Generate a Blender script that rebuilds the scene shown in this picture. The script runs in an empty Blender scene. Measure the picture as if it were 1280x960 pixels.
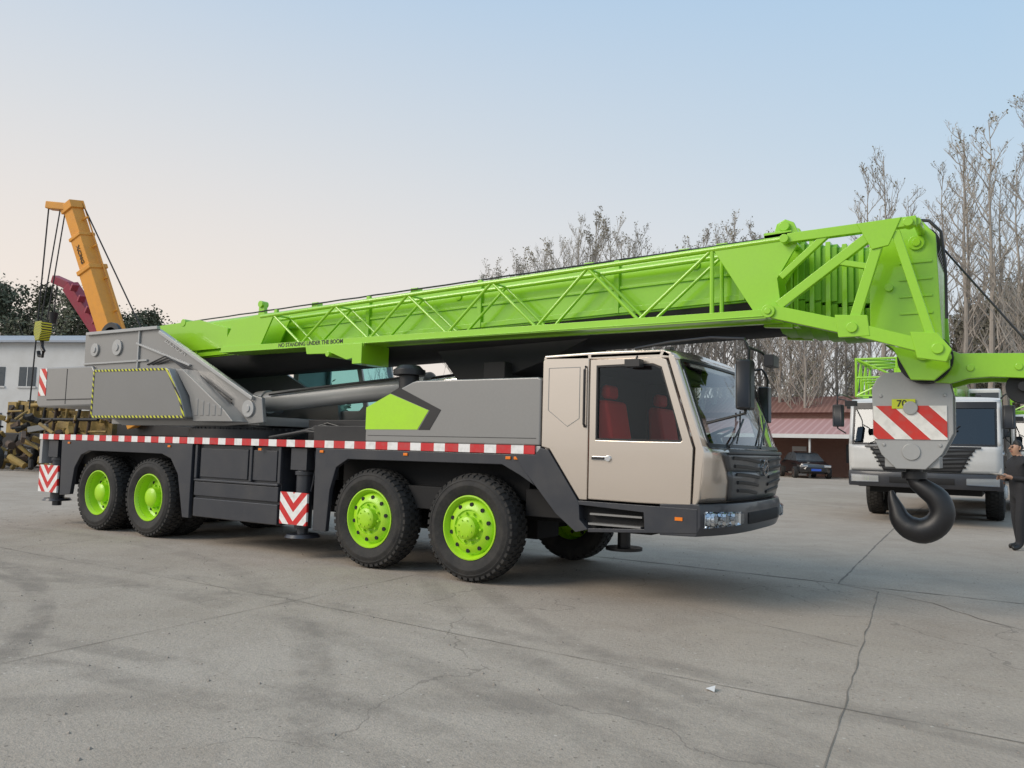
import bpy, bmesh, math, random
from mathutils import Vector, Matrix
random.seed(7)
sc = bpy.context.scene
COL = sc.collection
R = math.radians

# ------------------------------------------------------------------ materials
def nodes(name):
    m = bpy.data.materials.new(name); m.use_nodes = True
    nt = m.node_tree; b = nt.nodes['Principled BSDF']
    return m, nt, b
def N(nt, t, **k):
    n = nt.nodes.new(t)
    for a, v in k.items(): setattr(n, a, v)
    return n
def L(nt, a, b): nt.links.new(a, b)
def rgba(c): return (c[0], c[1], c[2], 1)
def math_(nt, op, a, b=None, clamp=False):
    n = N(nt, 'ShaderNodeMath', operation=op); n.use_clamp = clamp
    for i, x in enumerate((a, b)):
        if x is None: continue
        if isinstance(x, (int, float)): n.inputs[i].default_value = x
        else: L(nt, x, n.inputs[i])
    return n.outputs[0]
def mixc(nt, fac, a, b, mode='MIX'):
    n = N(nt, 'ShaderNodeMix', data_type='RGBA', blend_type=mode)
    for i, x in ((0, fac), (6, a), (7, b)):
        if isinstance(x, (int, float)): n.inputs[i].default_value = x
        elif isinstance(x, tuple): n.inputs[i].default_value = rgba(x)
        else: L(nt, x, n.inputs[i])
    return n.outputs[2]
def paint(name, col, rough=0.4, metal=0.0, dirt=0.25, dirtcol=(0.16, 0.14, 0.12), coat=0.0, bump=0.0, scale=2.5, wave=0.0):
    m, nt, b = nodes(name)
    tc = N(nt, 'ShaderNodeTexCoord')
    n1 = N(nt, 'ShaderNodeTexNoise'); n1.inputs['Scale'].default_value = scale; n1.inputs['Detail'].default_value = 8; n1.inputs['Roughness'].default_value = .65
    n2 = N(nt, 'ShaderNodeTexNoise'); n2.inputs['Scale'].default_value = 35; n2.inputs['Detail'].default_value = 4
    L(nt, tc.outputs['Object'], n1.inputs['Vector']); L(nt, tc.outputs['Object'], n2.inputs['Vector'])
    f = math_(nt, 'MULTIPLY', math_(nt, 'SUBTRACT', n1.outputs[0], 0.42, True), dirt * 3, True)
    c = mixc(nt, f, tuple(col), tuple(dirtcol))
    amp = .10 if dirt > .01 else .02
    v = math_(nt, 'ADD', math_(nt, 'MULTIPLY', n2.outputs[0], amp), 1 - amp / 2)
    cc = N(nt, 'ShaderNodeCombineColor')
    for i in range(3): L(nt, v, cc.inputs[i])
    c = mixc(nt, 1.0, c, cc.outputs[0], 'MULTIPLY')
    L(nt, c, b.inputs['Base Color'])
    ra = .25 if dirt > .01 else .05
    r = math_(nt, 'ADD', math_(nt, 'MULTIPLY', n1.outputs[0], ra), rough - ra / 2)
    L(nt, r, b.inputs['Roughness'])
    b.inputs['Metallic'].default_value = metal
    b.inputs['Coat Weight'].default_value = coat
    b.inputs['Coat Roughness'].default_value = .06
    if bump or wave:
        bp = N(nt, 'ShaderNodeBump'); bp.inputs['Strength'].default_value = bump or .5; bp.inputs['Distance'].default_value = .01
        if wave:
            n3 = N(nt, 'ShaderNodeTexNoise'); n3.inputs['Scale'].default_value = 1.7; n3.inputs['Detail'].default_value = 1
            L(nt, tc.outputs['Object'], n3.inputs['Vector'])
            L(nt, math_(nt, 'MULTIPLY', n3.outputs[0], wave), bp.inputs['Height'])
            L(nt, bp.outputs[0], b.inputs['Coat Normal'])
        else: L(nt, n2.outputs[0], bp.inputs['Height'])
        L(nt, bp.outputs[0], b.inputs['Normal'])
    return m
def stripes(name, ca, cb, kx, kz, freq, duty=0.5, cx=None, rough=.4, ky=0):
    m, nt, b = nodes(name)
    tc = N(nt, 'ShaderNodeTexCoord'); s = N(nt, 'ShaderNodeSeparateXYZ'); L(nt, tc.outputs['Object'], s.inputs[0])
    x = s.outputs[0]
    if cx is not None: x = math_(nt, 'ABSOLUTE', math_(nt, 'SUBTRACT', x, cx))
    v = math_(nt, 'ADD', math_(nt, 'MULTIPLY', x, kx), math_(nt, 'MULTIPLY', s.outputs[2], kz))
    if ky: v = math_(nt, 'ADD', v, math_(nt, 'MULTIPLY', s.outputs[1], ky))
    v = math_(nt, 'FRACT', math_(nt, 'ADD', math_(nt, 'MULTIPLY', v, freq), 100.0))
    f = math_(nt, 'LESS_THAN', v, duty)
    n1 = N(nt, 'ShaderNodeTexNoise'); n1.inputs['Scale'].default_value = 14; n1.inputs['Detail'].default_value = 6
    L(nt, tc.outputs['Object'], n1.inputs['Vector'])
    c = mixc(nt, f, tuple(cb), tuple(ca))
    c = mixc(nt, math_(nt, 'MULTIPLY', math_(nt, 'SUBTRACT', n1.outputs[0], .45, True), 1.0), c, (.2, .18, .16))
    L(nt, c, b.inputs['Base Color']); b.inputs['Roughness'].default_value = rough
    return m
def glass(name, tint=(.74, .79, .79), base=0.0):
    m = bpy.data.materials.new(name); m.use_nodes = True; nt = m.node_tree; nt.nodes.clear()
    o = N(nt, 'ShaderNodeOutputMaterial'); t = N(nt, 'ShaderNodeBsdfTransparent'); t.inputs[0].default_value = rgba(tint)
    g = N(nt, 'ShaderNodeBsdfGlossy'); g.inputs['Roughness'].default_value = .03; g.inputs[0].default_value = (.9, .95, 1, 1)
    fr = N(nt, 'ShaderNodeFresnel'); fr.inputs[0].default_value = 1.45
    f = math_(nt, 'ADD', fr.outputs[0], base, True)
    mx = N(nt, 'ShaderNodeMixShader'); L(nt, f, mx.inputs[0]); L(nt, t.outputs[0], mx.inputs[1]); L(nt, g.outputs[0], mx.inputs[2]); L(nt, mx.outputs[0], o.inputs[0])
    return m
GREEN = paint('lime_paint', (.285, .60, .012), .32, 0, .14, (.18, .37, .03), .6, 0, 2.0, .6)
GREENW = paint('lime_rim_paint', (.38, .70, .015), .42, 0, .22, (.22, .30, .06), .2)
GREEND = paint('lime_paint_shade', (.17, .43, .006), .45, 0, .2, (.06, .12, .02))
GREY = paint('grey_paint', (.235, .230, .222), .36, .1, .10, (.18, .168, .155), .4, 0, 2.0, .7)
GREYD = paint('dark_grey_paint', (.175, .175, .172), .36, .1, .15, (.14, .13, .12), .4, 0, 2.0, .7)
GREYL = paint('light_grey_paint', (.38, .38, .375), .34, .15, .12, (.24, .22, .2), .3)
NAVY = paint('dark_frame_paint', (.026, .029, .038), .40, 0, .3, (.085, .078, .07), .3)
BLACK = paint('black_plastic', (.012, .012, .014), .42, 0, .2, (.05, .045, .04))
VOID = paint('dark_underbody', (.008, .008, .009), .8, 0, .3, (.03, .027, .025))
SILVER = paint('champagne_paint', (.64, .555, .475), .24, .72, .0, (.5, .44, .38), 1.0, 0, 1.6, .35)
WHITE = paint('white_paint', (.60, .60, .59), .35, 0, .2, (.38, .36, .33), .3)
RUBBER = paint('tyre_rubber', (.016, .0155, .0155), .8, 0, .5, (.085, .076, .066), 0, .3, 5)
CHROME = paint('chrome', (.78, .78, .79), .18, 1, .0)
LAMP = glass('lamp_glass', (.97, .97, .97), .03)
ORANGE = paint('amber_lens', (.8, .2, .01), .3, 0, .0)
RED = paint('red_seat_cloth', (.85, .03, .02), .7, 0, .0)
YELL = paint('yellow_label', (.55, .62, .03), .45, 0, .05)
FTXT = paint('faint_lettering', (.52, .52, .52), .5, 0, .3)
DTXT = paint('dark_lettering', (.02, .02, .02), .5, 0, .0)
FDTX = paint('worn_dark_lettering', (.12, .07, .03), .6, 0, .3)
ORNG = paint('orange_crane_paint', (.78, .34, .045), .45, 0, .3, (.42, .20, .08))
DIRTY = paint('dirty_yellow_paint', (.33, .22, .06), .7, 0, .8, (.05, .04, .03), 0, 0, 2.2)
RUST = paint('rusty_steel', (.10, .065, .045), .85, 0, .8, (.025, .022, .02), 0, 0, 1.4)
CRIM = paint('crimson_paint', (.32, .04, .07), .5, 0, .3)
LINING = paint('cab_lining_cloth', (.035, .035, .038), .85, 0, .1)
GRILL = paint('grille_grey', (.07, .071, .075), .36, .3, .1, (.09, .09, .09), .3)
STRIP = stripes('reflective_strip', (.55, .02, .025), (.78, .77, .76), 1, 0, 1 / .33, .55)
HAZ = stripes('hazard_tape', (.60, .60, .03), (.015, .015, .015), 1, 1, 1 / .09, .5)
CHEV1 = stripes('chevron_plate', (.6, .02, .02), (.8, .8, .78), 1, -1, 1 / .22, .5, -2.62)
CHEV2 = stripes('chevron_plate_rear', (.6, .02, .02), (.8, .8, .78), 1, -1, 1 / .22, .5, -8.34)
DIAG = stripes('hook_stripes', (.6, .03, .02), (.82, .80, .76), 1, 1, 1 / .285, .5)
GLASS = glass('tinted_glass')
GLASSW = glass('windscreen_glass', (.60, .66, .66), .10)
GLASSD = glass('dark_windscreen_glass', (.16, .18, .18), .06)
MIRROR = paint('mirror_glass', (.5, .55, .6), .08, 1, 0)

# ------------------------------------------------------------------ mesh builder
class MB:
    def __init__(s): s.v = []; s.f = []; s.m = []; s.pieces = []
    def add(s, vs, fs, mat=0):
        s.pieces.append((vs, fs, mat))
        o = len(s.v); s.v += [tuple(v) for v in vs]
        for f in fs: s.f.append([i + o for i in f]); s.m.append(mat)
    def each(s, name, mats, parent=None, bevel=0):
        for vs, fs, mat in s.pieces:
            b = MB(); b.add(vs, fs, mat); b.obj(name, mats, parent, bevel)
    def box(s, x0, x1, y0, y1, z0, z1, mat=0):
        vs = [(x, y, z) for x in (x0, x1) for y in (y0, y1) for z in (z0, z1)]
        s.add(vs, [(0, 1, 3, 2), (4, 6, 7, 5), (0, 4, 5, 1), (2, 3, 7, 6), (0, 2, 6, 4), (1, 5, 7, 3)], mat)
    def prism(s, poly, y0, y1, mat=0):
        n = len(poly)
        s.add([(x, y0, z) for x, z in poly] + [(x, y1, z) for x, z in poly],
              [list(range(n)), list(range(2 * n - 1, n - 1, -1))] + [(i, (i + 1) % n, n + (i + 1) % n, n + i) for i in range(n)], mat)
    def ring(s, outer, inner, y0, y1, mat=0):
        n = len(outer)
        vs = [(x, y0, z) for x, z in outer] + [(x, y0, z) for x, z in inner] + [(x, y1, z) for x, z in outer] + [(x, y1, z) for x, z in inner]
        fs = []
        for i in range(n):
            j = (i + 1) % n
            fs += [(i, j, n + j, n + i), (2 * n + i, 3 * n + i, 3 * n + j, 2 * n + j), (i, 2 * n + i, 2 * n + j, j), (n + i, n + j, 3 * n + j, 3 * n + i)]
        s.add(vs, fs, mat)
    def cyl(s, p0, p1, r0, r1=None, n=20, mat=0, caps=True):
        p0 = Vector(p0); p1 = Vector(p1); r1 = r0 if r1 is None else r1
        d = (p1 - p0).normalized(); a = d.orthogonal().normalized(); b = d.cross(a)
        vs = []
        for p, r in ((p0, r0), (p1, r1)):
            for i in range(n):
                t = 2 * math.pi * i / n; vs.append(p + a * math.cos(t) * r + b * math.sin(t) * r)
        fs = [(i, (i + 1) % n, n + (i + 1) % n, n + i) for i in range(n)]
        if caps: fs += [list(range(n - 1, -1, -1)), list(range(n, 2 * n))]
        s.add(vs, fs, mat)
    def tube(s, pts, r, n=8, mat=0, rs=None, up=(0.13, 0.31, .94)):
        pts = [Vector(p) for p in pts]; up = Vector(up); vs = []; k = len(pts)
        for i, p in enumerate(pts):
            d = (pts[min(i + 1, k - 1)] - pts[max(i - 1, 0)]).normalized()
            a = d.cross(up)
            if a.length < .05: a = d.cross(Vector((1, 0, 0)))
            a.normalize(); b = d.cross(a); rr = rs[i] if rs else r
            for j in range(n):
                t = 2 * math.pi * j / n; vs.append(p + a * math.cos(t) * rr + b * math.sin(t) * rr)
        fs = []
        for i in range(k - 1):
            for j in range(n): fs.append((i * n + j, i * n + (j + 1) % n, (i + 1) * n + (j + 1) % n, (i + 1) * n + j))
        fs += [list(range(n - 1, -1, -1)), list(range((k - 1) * n, k * n))]
        s.add(vs, fs, mat)
    def beam(s, p0, p1, w, h, mat=0):
        p0 = Vector(p0); p1 = Vector(p1); d = (p1 - p0).normalized(); y = Vector((0, 1, 0))
        if abs(d.y) > .9: y = Vector((1, 0, 0))
        a = (y - d * y.dot(d)).normalized(); b = d.cross(a)
        vs = [p + a * sa * w / 2 + b * sb * h / 2 for p in (p0, p1) for sa, sb in ((-1, -1), (1, -1), (1, 1), (-1, 1))]
        s.add(vs, [(3, 2, 1, 0), (4, 5, 6, 7)] + [(i, (i + 1) % 4, 4 + (i + 1) % 4, 4 + i) for i in range(4)], mat)
    def lathe(s, prof, n=64, mat=0, c=(0, 0, 0)):
        vs = []; k = len(prof)
        for r, y in prof:
            for i in range(n):
                t = 2 * math.pi * i / n; vs.append((c[0] + r * math.cos(t), c[1] + y, c[2] + r * math.sin(t)))
        fs = [(a * n + i, a * n + (i + 1) % n, (a + 1) * n + (i + 1) % n, (a + 1) * n + i) for a in range(k - 1) for i in range(n)]
        s.add(vs, fs, mat)
    def loft(s, secs, mat=0, closed=True, caps=True):
        n = len(secs[0]); vs = [p for q in secs for p in q]; fs = []
        for a in range(len(secs) - 1):
            for i in range(n if closed else n - 1):
                fs.append((a * n + i, a * n + (i + 1) % n, (a + 1) * n + (i + 1) % n, (a + 1) * n + i))
        if caps and closed: fs += [list(range(n - 1, -1, -1)), list(range((len(secs) - 1) * n, len(secs) * n))]
        s.add(vs, fs, mat)
    def obj(s, name, mats, parent=None, bevel=0, smooth=True, segs=2, solid=0):
        me = bpy.data.meshes.new(name); me.from_pydata([tuple(v) for v in s.v], [], s.f)
        if not isinstance(mats, (list, tuple)): mats = [mats]
        for m in mats: me.materials.append(m)
        for p, mi in zip(me.polygons, s.m): p.material_index = mi
        bm = bmesh.new(); bm.from_mesh(me); bmesh.ops.recalc_face_normals(bm, faces=bm.faces); bm.to_mesh(me); bm.free()
        if smooth:
            for p in me.polygons: p.use_smooth = True
            me.set_sharp_from_angle(angle=R(35))
        o = bpy.data.objects.new(name, me); COL.objects.link(o)
        if parent: o.parent = parent
        if solid:
            md = o.modifiers.new('s', 'SOLIDIFY'); md.thickness = solid; md.offset = -1
        if bevel:
            md = o.modifiers.new('b', 'BEVEL'); md.width = bevel; md.segments = segs; md.limit_method = 'ANGLE'; md.angle_limit = R(35)
            md.harden_normals = True
        return o
def empty(name, loc=(0, 0, 0), parent=None, label=None, category=None, group=None, rot=0, scale=(1, 1, 1)):
    o = bpy.data.objects.new(name, None); COL.objects.link(o); o.location = loc; o.rotation_euler[2] = rot; o.scale = scale
    if parent: o.parent = parent
    tag(o, label, category, group); return o
def tag(o, label=None, category=None, group=None, kind=None):
    if label: o['label'] = label
    if category: o['category'] = category
    if group: o['group'] = group
    if kind: o['kind'] = kind
    return o
def text(name, body, size, mat, parent, loc, rot, shear=0, ext=.002, bold=0):
    c = bpy.data.curves.new(name, 'FONT'); c.body = body; c.size = size; c.extrude = ext; c.shear = shear; c.offset = bold
    c.align_x = 'CENTER'; c.align_y = 'CENTER'
    t = bpy.data.objects.new(name + '_tmp', c); COL.objects.link(t)
    dg = bpy.context.evaluated_depsgraph_get(); me = bpy.data.meshes.new_from_object(t.evaluated_get(dg))
    bpy.data.objects.remove(t)
    me.materials.clear(); me.materials.append(mat)
    o = bpy.data.objects.new(name, me); COL.objects.link(o); o.location = loc; o.rotation_euler = rot
    if parent: o.parent = parent
    return o
def dup(o, parent, loc=None, rotz=None):
    c = o.copy(); COL.objects.link(c); c.parent = parent
    if loc is not None: c.location = loc
    if rotz is not None: c.rotation_euler[2] = rotz
    return c

# ------------------------------------------------------------------ wheels
def tyre_mesh(name='tyre'):
    b = MB()
    b.lathe([(.30, .06), (.335, .03), (.36, .008), (.385, .004), (.39, 0), (.43, -.004), (.435, -.007), (.455, -.005), (.46, -.002), (.485, .004), (.49, .0), (.525, .022), (.545, .05), (.548, .16), (.545, .27), (.525, .298), (.485, .316), (.43, .322), (.36, .31), (.335, .29), (.30, .27)], 72)
    n = 44
    for k in range(n):
        for (ya, yb, off) in ((.012, .085, 0), (.095, .155, .5), (.165, .225, 0), (.235, .308, .5)):
            t0 = 2 * math.pi * (k + off) / n; t1 = t0 + 2 * math.pi / n * .62
            vs = []
            for y in (ya, yb):
                for t in (t0, t1):
                    outer = .562
                    if (y < .02 or y > .3): outer = .54
                    for r in ((.512 if (y < .02 or y > .3) else .54), outer): vs.append((r * math.cos(t), y, r * math.sin(t)))
            b.add(vs, [(0, 1, 3, 2), (4, 6, 7, 5), (0, 4, 5, 1), (2, 3, 7, 6), (0, 2, 6, 4), (1, 5, 7, 3)])
    return b
def rim_mesh(front=True):
    b = MB(); n = 48
    if front:
        b.lathe([(.30, .27), (.30, .06), (.337, .03), (.335, .018), (.322, .016), (.308, .035), (.295, .075), (.285, .085), (.262, .05), (.20, .022), (.185, .02), (.178, .035), (.12, .035), (.118, -.035), (.10, -.05), (.045, -.055), (0, -.055)], n, 0)
        for i in range(10):
            t = 2 * math.pi * i / 10; c = Vector((math.cos(t), 0, math.sin(t)))
            b.cyl(c * .152 + Vector((0, .036, 0)), c * .152 + Vector((0, .0, 0)), .014, n=6, mat=0)
            t += .31; c = Vector((math.cos(t), 0, math.sin(t)))
            b.cyl(c * .24 + Vector((0, .05, 0)), c * .24 + Vector((0, .030, 0)), .022, n=14, mat=1)
        for i in range(8):
            t = 2 * math.pi * i / 8; c = Vector((math.cos(t), 0, math.sin(t)))
            b.cyl(c * .085 + Vector((0, -.045, 0)), c * .085 + Vector((0, -.062, 0)), .008, n=6, mat=0)
    else:
        b.lathe([(.30, .27), (.30, .06), (.337, .03), (.335, .018), (.322, .016), (.306, .04), (.292, .12), (.28, .17), (.25, .185), (.20, .165), (.14, .165), (.135, .06), (.12, .045), (.05, .03), (0, .03)], n, 0)
        for i in range(10):
            t = 2 * math.pi * i / 10; c = Vector((math.cos(t), 0, math.sin(t)))
            b.cyl(c * .165 + Vector((0, .165, 0)), c * .165 + Vector((0, .13, 0)), .015, n=6, mat=0)
            t += .31; c = Vector((math.cos(t), 0, math.sin(t)))
            b.cyl(c * .235 + Vector((0, .20, 0)), c * .235 + Vector((0, .17, 0)), .02, n=14, mat=1)
    return b
TY = tyre_mesh().obj('tyre', RUBBER)
RF = rim_mesh(True).obj('rim', [GREENW, VOID]); RR = rim_mesh(False).obj('rim', [GREENW, VOID])
WRF = rim_mesh(True).obj('rim', [WHITE, VOID])
def wheel(parent, x, yy, far=False, front=True, dual=False, rim=None):
    w = empty('wheel', (x, yy, .562), parent, rot=math.pi if far else 0)
    a = random.random() * 6
    for off in ((0, .36) if dual else (0,)):
        t = dup(TY, w, (0, off, 0)); t.name = 'tyre'; t.rotation_euler[1] = a
    r = dup(rim or (RF if front else RR), w, (0, 0, 0)); r.name = 'rim'; r.rotation_euler[1] = a
    return w

# ------------------------------------------------------------------ cab (shared design)
W = 2.5
def bow(y, amt):
    t = abs(2 * y / W - 1)
    return amt * (1 - t ** 3.2)
ROWS = [(2.335, 2.13, .06), (2.31, 2.20, .08), (2.25, 2.245, .10), (1.47, 2.50, .14), (1.42, 2.52, .16), (1.15, 2.50, .18), (.96, 2.44, .20)]
def fx(y, z):
    for (z0, x0, b0), (z1, x1, b1) in zip(ROWS, ROWS[1:]):
        if z0 >= z >= z1:
            t = (z0 - z) / (z0 - z1); return x0 + (x1 - x0) * t + bow(y, b0 + (b1 - b0) * t)
    return ROWS[-1][1] + bow(y, ROWS[-1][2])
def patch(b, poly, off, ny=14, nz=5, mat=0):
    vs = []
    for j in range(nz + 1):
        for i in range(ny + 1):
            y, z = poly(i / ny, j / nz); vs.append((fx(y, z) + off, y, z))
    fs = [(j * (ny + 1) + i, j * (ny + 1) + i + 1, (j + 1) * (ny + 1) + i + 1, (j + 1) * (ny + 1) + i) for j in range(nz) for i in range(ny)]
    b.add(vs, fs, mat)
def quad(ya, yb, za, zb, yc=None, yd=None):
    yc = ya if yc is None else yc; yd = yb if yd is None else yd
    return lambda s, t: ((ya + (yb - ya) * s) * (1 - t) + (yc + (yd - yc) * s) * t, za + (zb - za) * t)
def build_cab(root, body, glw, second=False):
    b = MB()
    side_rear = [(.86, 2.27), (.90, 2.315), (1.375, 2.325), (1.375, .925), (1.29, .925), (.95, 1.40), (.86, 1.42)]
    for y0, y1 in ((0, .06), (W - .06, W)):
        b.prism(side_rear, y0, y1)
        b.prism([(2.125, 2.325), (2.20, 2.31), (2.245, 2.25), (2.50, 1.47), (2.52, 1.42), (2.475, 1.0), (2.44, .93), (2.405, .93), (2.43, 1.44), (2.17, 2.26), (2.10, 2.27)], y0, y1)
        b.prism([(1.38, 2.325), (2.125, 2.325), (2.10, 2.275), (1.38, 2.275)], y0, y1)
    b.box(.86, .92, .06, W - .06, 1.0, 2.31)
    secs = []
    for i in range(13):
        y = W * i / 12; c = .045 * (1 - abs(2 * y / W - 1) ** 3)
        xe = 2.13 + bow(y, .06)
        secs.append([(.86, y, 2.28), (.88, y, 2.325 + c), (1.5, y, 2.34 + c), (xe, y, 2.335 + c * .7), (xe + .07, y, 2.29 + c * .3), (xe + .05, y, 2.25)])
    b.loft(secs)
    cab = b.obj('cab', body, root, .012)
    b = MB(); b.box(.922, .935, .065, W - .065, 1.0, 2.24); b.box(.94, 2.05, .065, W - .065, 2.235, 2.245)
    for ya in (.062, W - .072): b.box(.94, 1.38, ya, ya + .01, 1.0, 2.23)
    b.obj('cab_lining', LINING, cab)
    b = MB()
    patch(b, quad(.0, W, 2.30, 2.235), .004, 20, 2)
    patch(b, quad(.0, .075, 2.24, 1.46), .003, 2, 8); patch(b, quad(W - .075, W, 2.24, 1.46), .003, 2, 8)
    patch(b, quad(0, W, 1.46, .96), .002, 24, 8)
    b.obj('front_panel', body, cab, 0, solid=.03)
    b = MB(); patch(b, quad(.075, W - .075, 2.235, 1.465), -.004, 20, 8); b.obj('windscreen', glw, cab)
    b = MB()
    for q in (quad(.06, W - .06, 2.25, 2.225), quad(.06, W - .06, 1.485, 1.45), quad(.06, .09, 2.25, 1.46), quad(W - .09, W - .06, 2.25, 1.46)): patch(b, q, .008, 20, 6)
    patch(b, quad(.3, W - .3, 1.435, 1.40), .03, 20, 2)
    if second: patch(b, quad(.06, W - .06, 2.26, 2.14), .010, 20, 2)
    b.obj('windscreen_seal', BLACK, cab)
    b = MB()
    if second:
        patch(b, quad(.38, W - .38, 1.41, 1.24, .5, W - .5), .016, 24, 4); patch(b, quad(.5, W - .5, 1.24, .97, .62, W - .62), .016, 24, 4)
    else:
        patch(b, quad(.22, W - .22, 1.41, 1.24, .32, W - .32), .016, 24, 4); patch(b, quad(.32, W - .32, 1.24, .97, .40, W - .40), .016, 24, 4)
    b.obj('grille', GRILL, cab, solid=.02)
    b = MB()
    for k in range(5):
        z = 1.365 - k * .075; e = .40 + k * .035
        for sgn in (0, 1):
            va = []; n_ = 8
            for i in range(n_ + 1):
                y = e + (1.08 - e) * i / n_; zz = z - .035 * (i / n_) ** 1.5
                Y = y if sgn == 0 else W - y
                va.append([(fx(Y, max(z_, .965)) + o_, Y, max(z_, .965)) for z_, o_ in ((zz + .014, .018), (zz + .009, .030), (zz - .015, .028), (zz - .018, .018))])
            b.loft(va)
    b.each('grille_bar', BLACK, cab)
    b = MB(); x = fx(1.25, 1.2) + .03
    b.ring([(-.10 * math.cos(t), .085 * math.sin(t)) for t in [i * math.pi / 12 for i in range(24)]], [(-.072 * math.cos(t), .060 * math.sin(t)) for t in [i * math.pi / 12 for i in range(24)]], 0, .015)
    b.beam((-.07, .007, -.035), (.07, .007, .035), .014, .026)
    o = b.obj('emblem', CHROME, cab); o.location = (x + .012, 1.25, 1.27); o.rotation_euler = (0, 0, R(90))
    def bx(y): return 2.46 + bow(y, .22)
    prof = [(-.05, .955), (.015, .95), (.03, .90), (.03, .76), (-.01, .67), (-.35, .66), (-.35, .94)]
    secs = []
    for i in range(25):
        y = -.012 + (W + .024) * i / 24; x = bx(min(max(y, 0), W)); secs.append([(x + dx, y, z) for dx, z in prof])
    b = MB(); b.loft(secs); b.obj('bumper', NAVY, cab, .008)
    for sgn in (0, 1):
        b = MB(); secs = []; s2 = []
        for i in range(9):
            y = .035 + .50 * i / 8; Y = y if sgn == 0 else W - y; x = bx(Y) + .034; h = .014 * (i / 8)
            secs.append([(x - .05, Y, .895 - h), (x + .001, Y, .885 - h), (x + .001, Y, .745 + h), (x - .05, Y, .735 + h)])
            s2.append([(x + .004, Y, .888 - h), (x + .034, Y, .872 - h), (x + .034, Y, .760 + h), (x + .004, Y, .742 + h)])
        b.loft(secs, 2); b.loft(s2, 1)
        if not second:
            for yy in (.14, .29, .43):
                Y = yy if sgn == 0 else W - yy
                b.cyl((bx(Y) + .02, Y, .815), (bx(Y) + .048, Y, .815), .050, .058, n=22, mat=0)
                b.cyl((bx(Y) + .048, Y, .815), (bx(Y) + .052, Y, .815), .034, n=16, mat=2)
        b.obj('headlight', [CHROME, LAMP, WHITE], cab, 0)
    b = MB(); secs = []
    for i in range(17):
        y = .72 + (W - 1.44) * i / 16; x = bx(y) + .032; secs.append([(x, y, .86), (x + .006, y, .85), (x + .006, y, .76), (x, y, .75)])
    b.loft(secs); b.obj('bumper_slot', VOID, cab)
    for sgn in (0, 1):
        y0, y1 = (-.012, .045) if sgn == 0 else (W - .045, W + .012)
        outer = [(1.395, 2.262), (1.75, 2.264), (2.095, 2.262), (2.16, 2.24), (2.415, 1.44), (2.395, .935), (1.9, .93), (1.395, .935)]
        inner = [(1.46, 2.205), (1.75, 2.207), (2.03, 2.205), (2.115, 2.17), (2.315, 1.51), (2.30, 1.495), (1.9, 1.495), (1.46, 1.50)]
        b = MB(); b.ring(outer, inner, y0, y1)
        b.obj('door', body, cab, .010)
        b = MB(); ym = (y0 + y1) / 2; n = len(inner)
        b.add([(x, ym, z) for x, z in inner], [list(range(n))]); b.obj('side_window', GLASS, cab)
        mid = [(x + (1.85 - x) * .03, z + (1.85 - z) * .045) for x, z in inner]
        b = MB(); b.ring(inner, mid, y0 + .004, y1 - .004); b.obj('window_seal', BLACK, cab)
        ys = -.02 if sgn == 0 else W + .02
        b = MB(); b.box(1.43, 1.62, min(ys, ys + .03 * (1 if sgn == 0 else -1)), max(ys, ys + .03 * (1 if sgn == 0 else -1)), 1.305, 1.345, 0)
        b.cyl((1.60, ys - .012, 1.325), (1.60, ys + .012, 1.325), .030, n=14, mat=0)
        b.box(1.43, 1.56, ys - .012, ys - .002, 1.312, 1.338, 1) if sgn == 0 else b.box(1.43, 1.56, ys + .002, ys + .012, 1.312, 1.338, 1)
        b.obj('door_handle', [CHROME, BLACK], cab, .005)
        b = MB(); yb = -.035 if sgn == 0 else W + .035
        b.tube([(1.345, yb * .3 if sgn == 0 else W + .01, 2.2), (1.345, yb, 2.17), (1.345, yb, 1.65), (1.345, yb * .3 if sgn == 0 else W + .01, 1.62)], .013, 8); b.obj('grab_handle', BLACK, cab)
        b = MB(); yy0, yy1 = (-.003, .01) if sgn == 0 else (W - .01, W + .003)
        b.ring([(.93, 2.2), (1.28, 2.2), (1.28, 1.70), (1.15, 1.62), (.93, 1.78)], [(.936, 2.194), (1.274, 2.194), (1.274, 1.703), (1.149, 1.626), (.936, 1.783)], yy0, yy1)
        b.obj('panel_seam', GREY, cab)
        b = MB()
        ya, yb2 = (-.018, .10) if sgn == 0 else (W - .10, W + .018)
        b.prism([(.56, 1.34), (.80, 1.34), (.86, 1.41), (.95, 1.39), (1.285, .918), (1.30, .88), (1.31, .74), (1.40, .655), (1.27, .62), (1.05, .78), (.80, 1.05), (.66, 1.20)], ya, yb2)
        b.prism([(1.285, .918), (2.46, .91), (2.46, .70), (1.40, .63), (1.40, .665), (1.97, .70), (1.96, .85), (1.30, .88)], ya, yb2)
        b.obj('side_fairing', NAVY, cab, .004)
        b = MB(); iy = (.09, .30) if sgn == 0 else (W - .30, W - .09)
        b.box(1.28, 1.99, *iy, .64, .90, 0)
        for z, e in ((.70, .0), (.79, .03)):
            yy = (-.010 + e, .12) if sgn == 0 else (W - .12, W + .010 - e)
            b.box(1.40, 1.93, yy[0], yy[1], z, z + .018, 1)
        b.obj('entry_step', [VOID, GREY], cab)
        b = MB(); b.box(2.26, 2.33, *((-.026, .0) if sgn == 0 else (W, W + .026)), .80, .83); b.obj('marker_lamp', ORANGE, cab)
    b = MB()
    b.box(.93, 2.38, .07, W - .07, .98, 1.10, 0)
    secs = []
    for i in range(9):
        y = .1 + (W - .2) * i / 8; x = fx(y, 1.45); secs.append([(x - .06, y, 1.1), (x - .06, y, 1.44), (x - .25, y, 1.50), (x - .45, y, 1.42), (x - .42, y, 1.1)])
    b.loft(secs, 0)
    b.obj('dashboard', BLACK, cab, .01)
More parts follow.
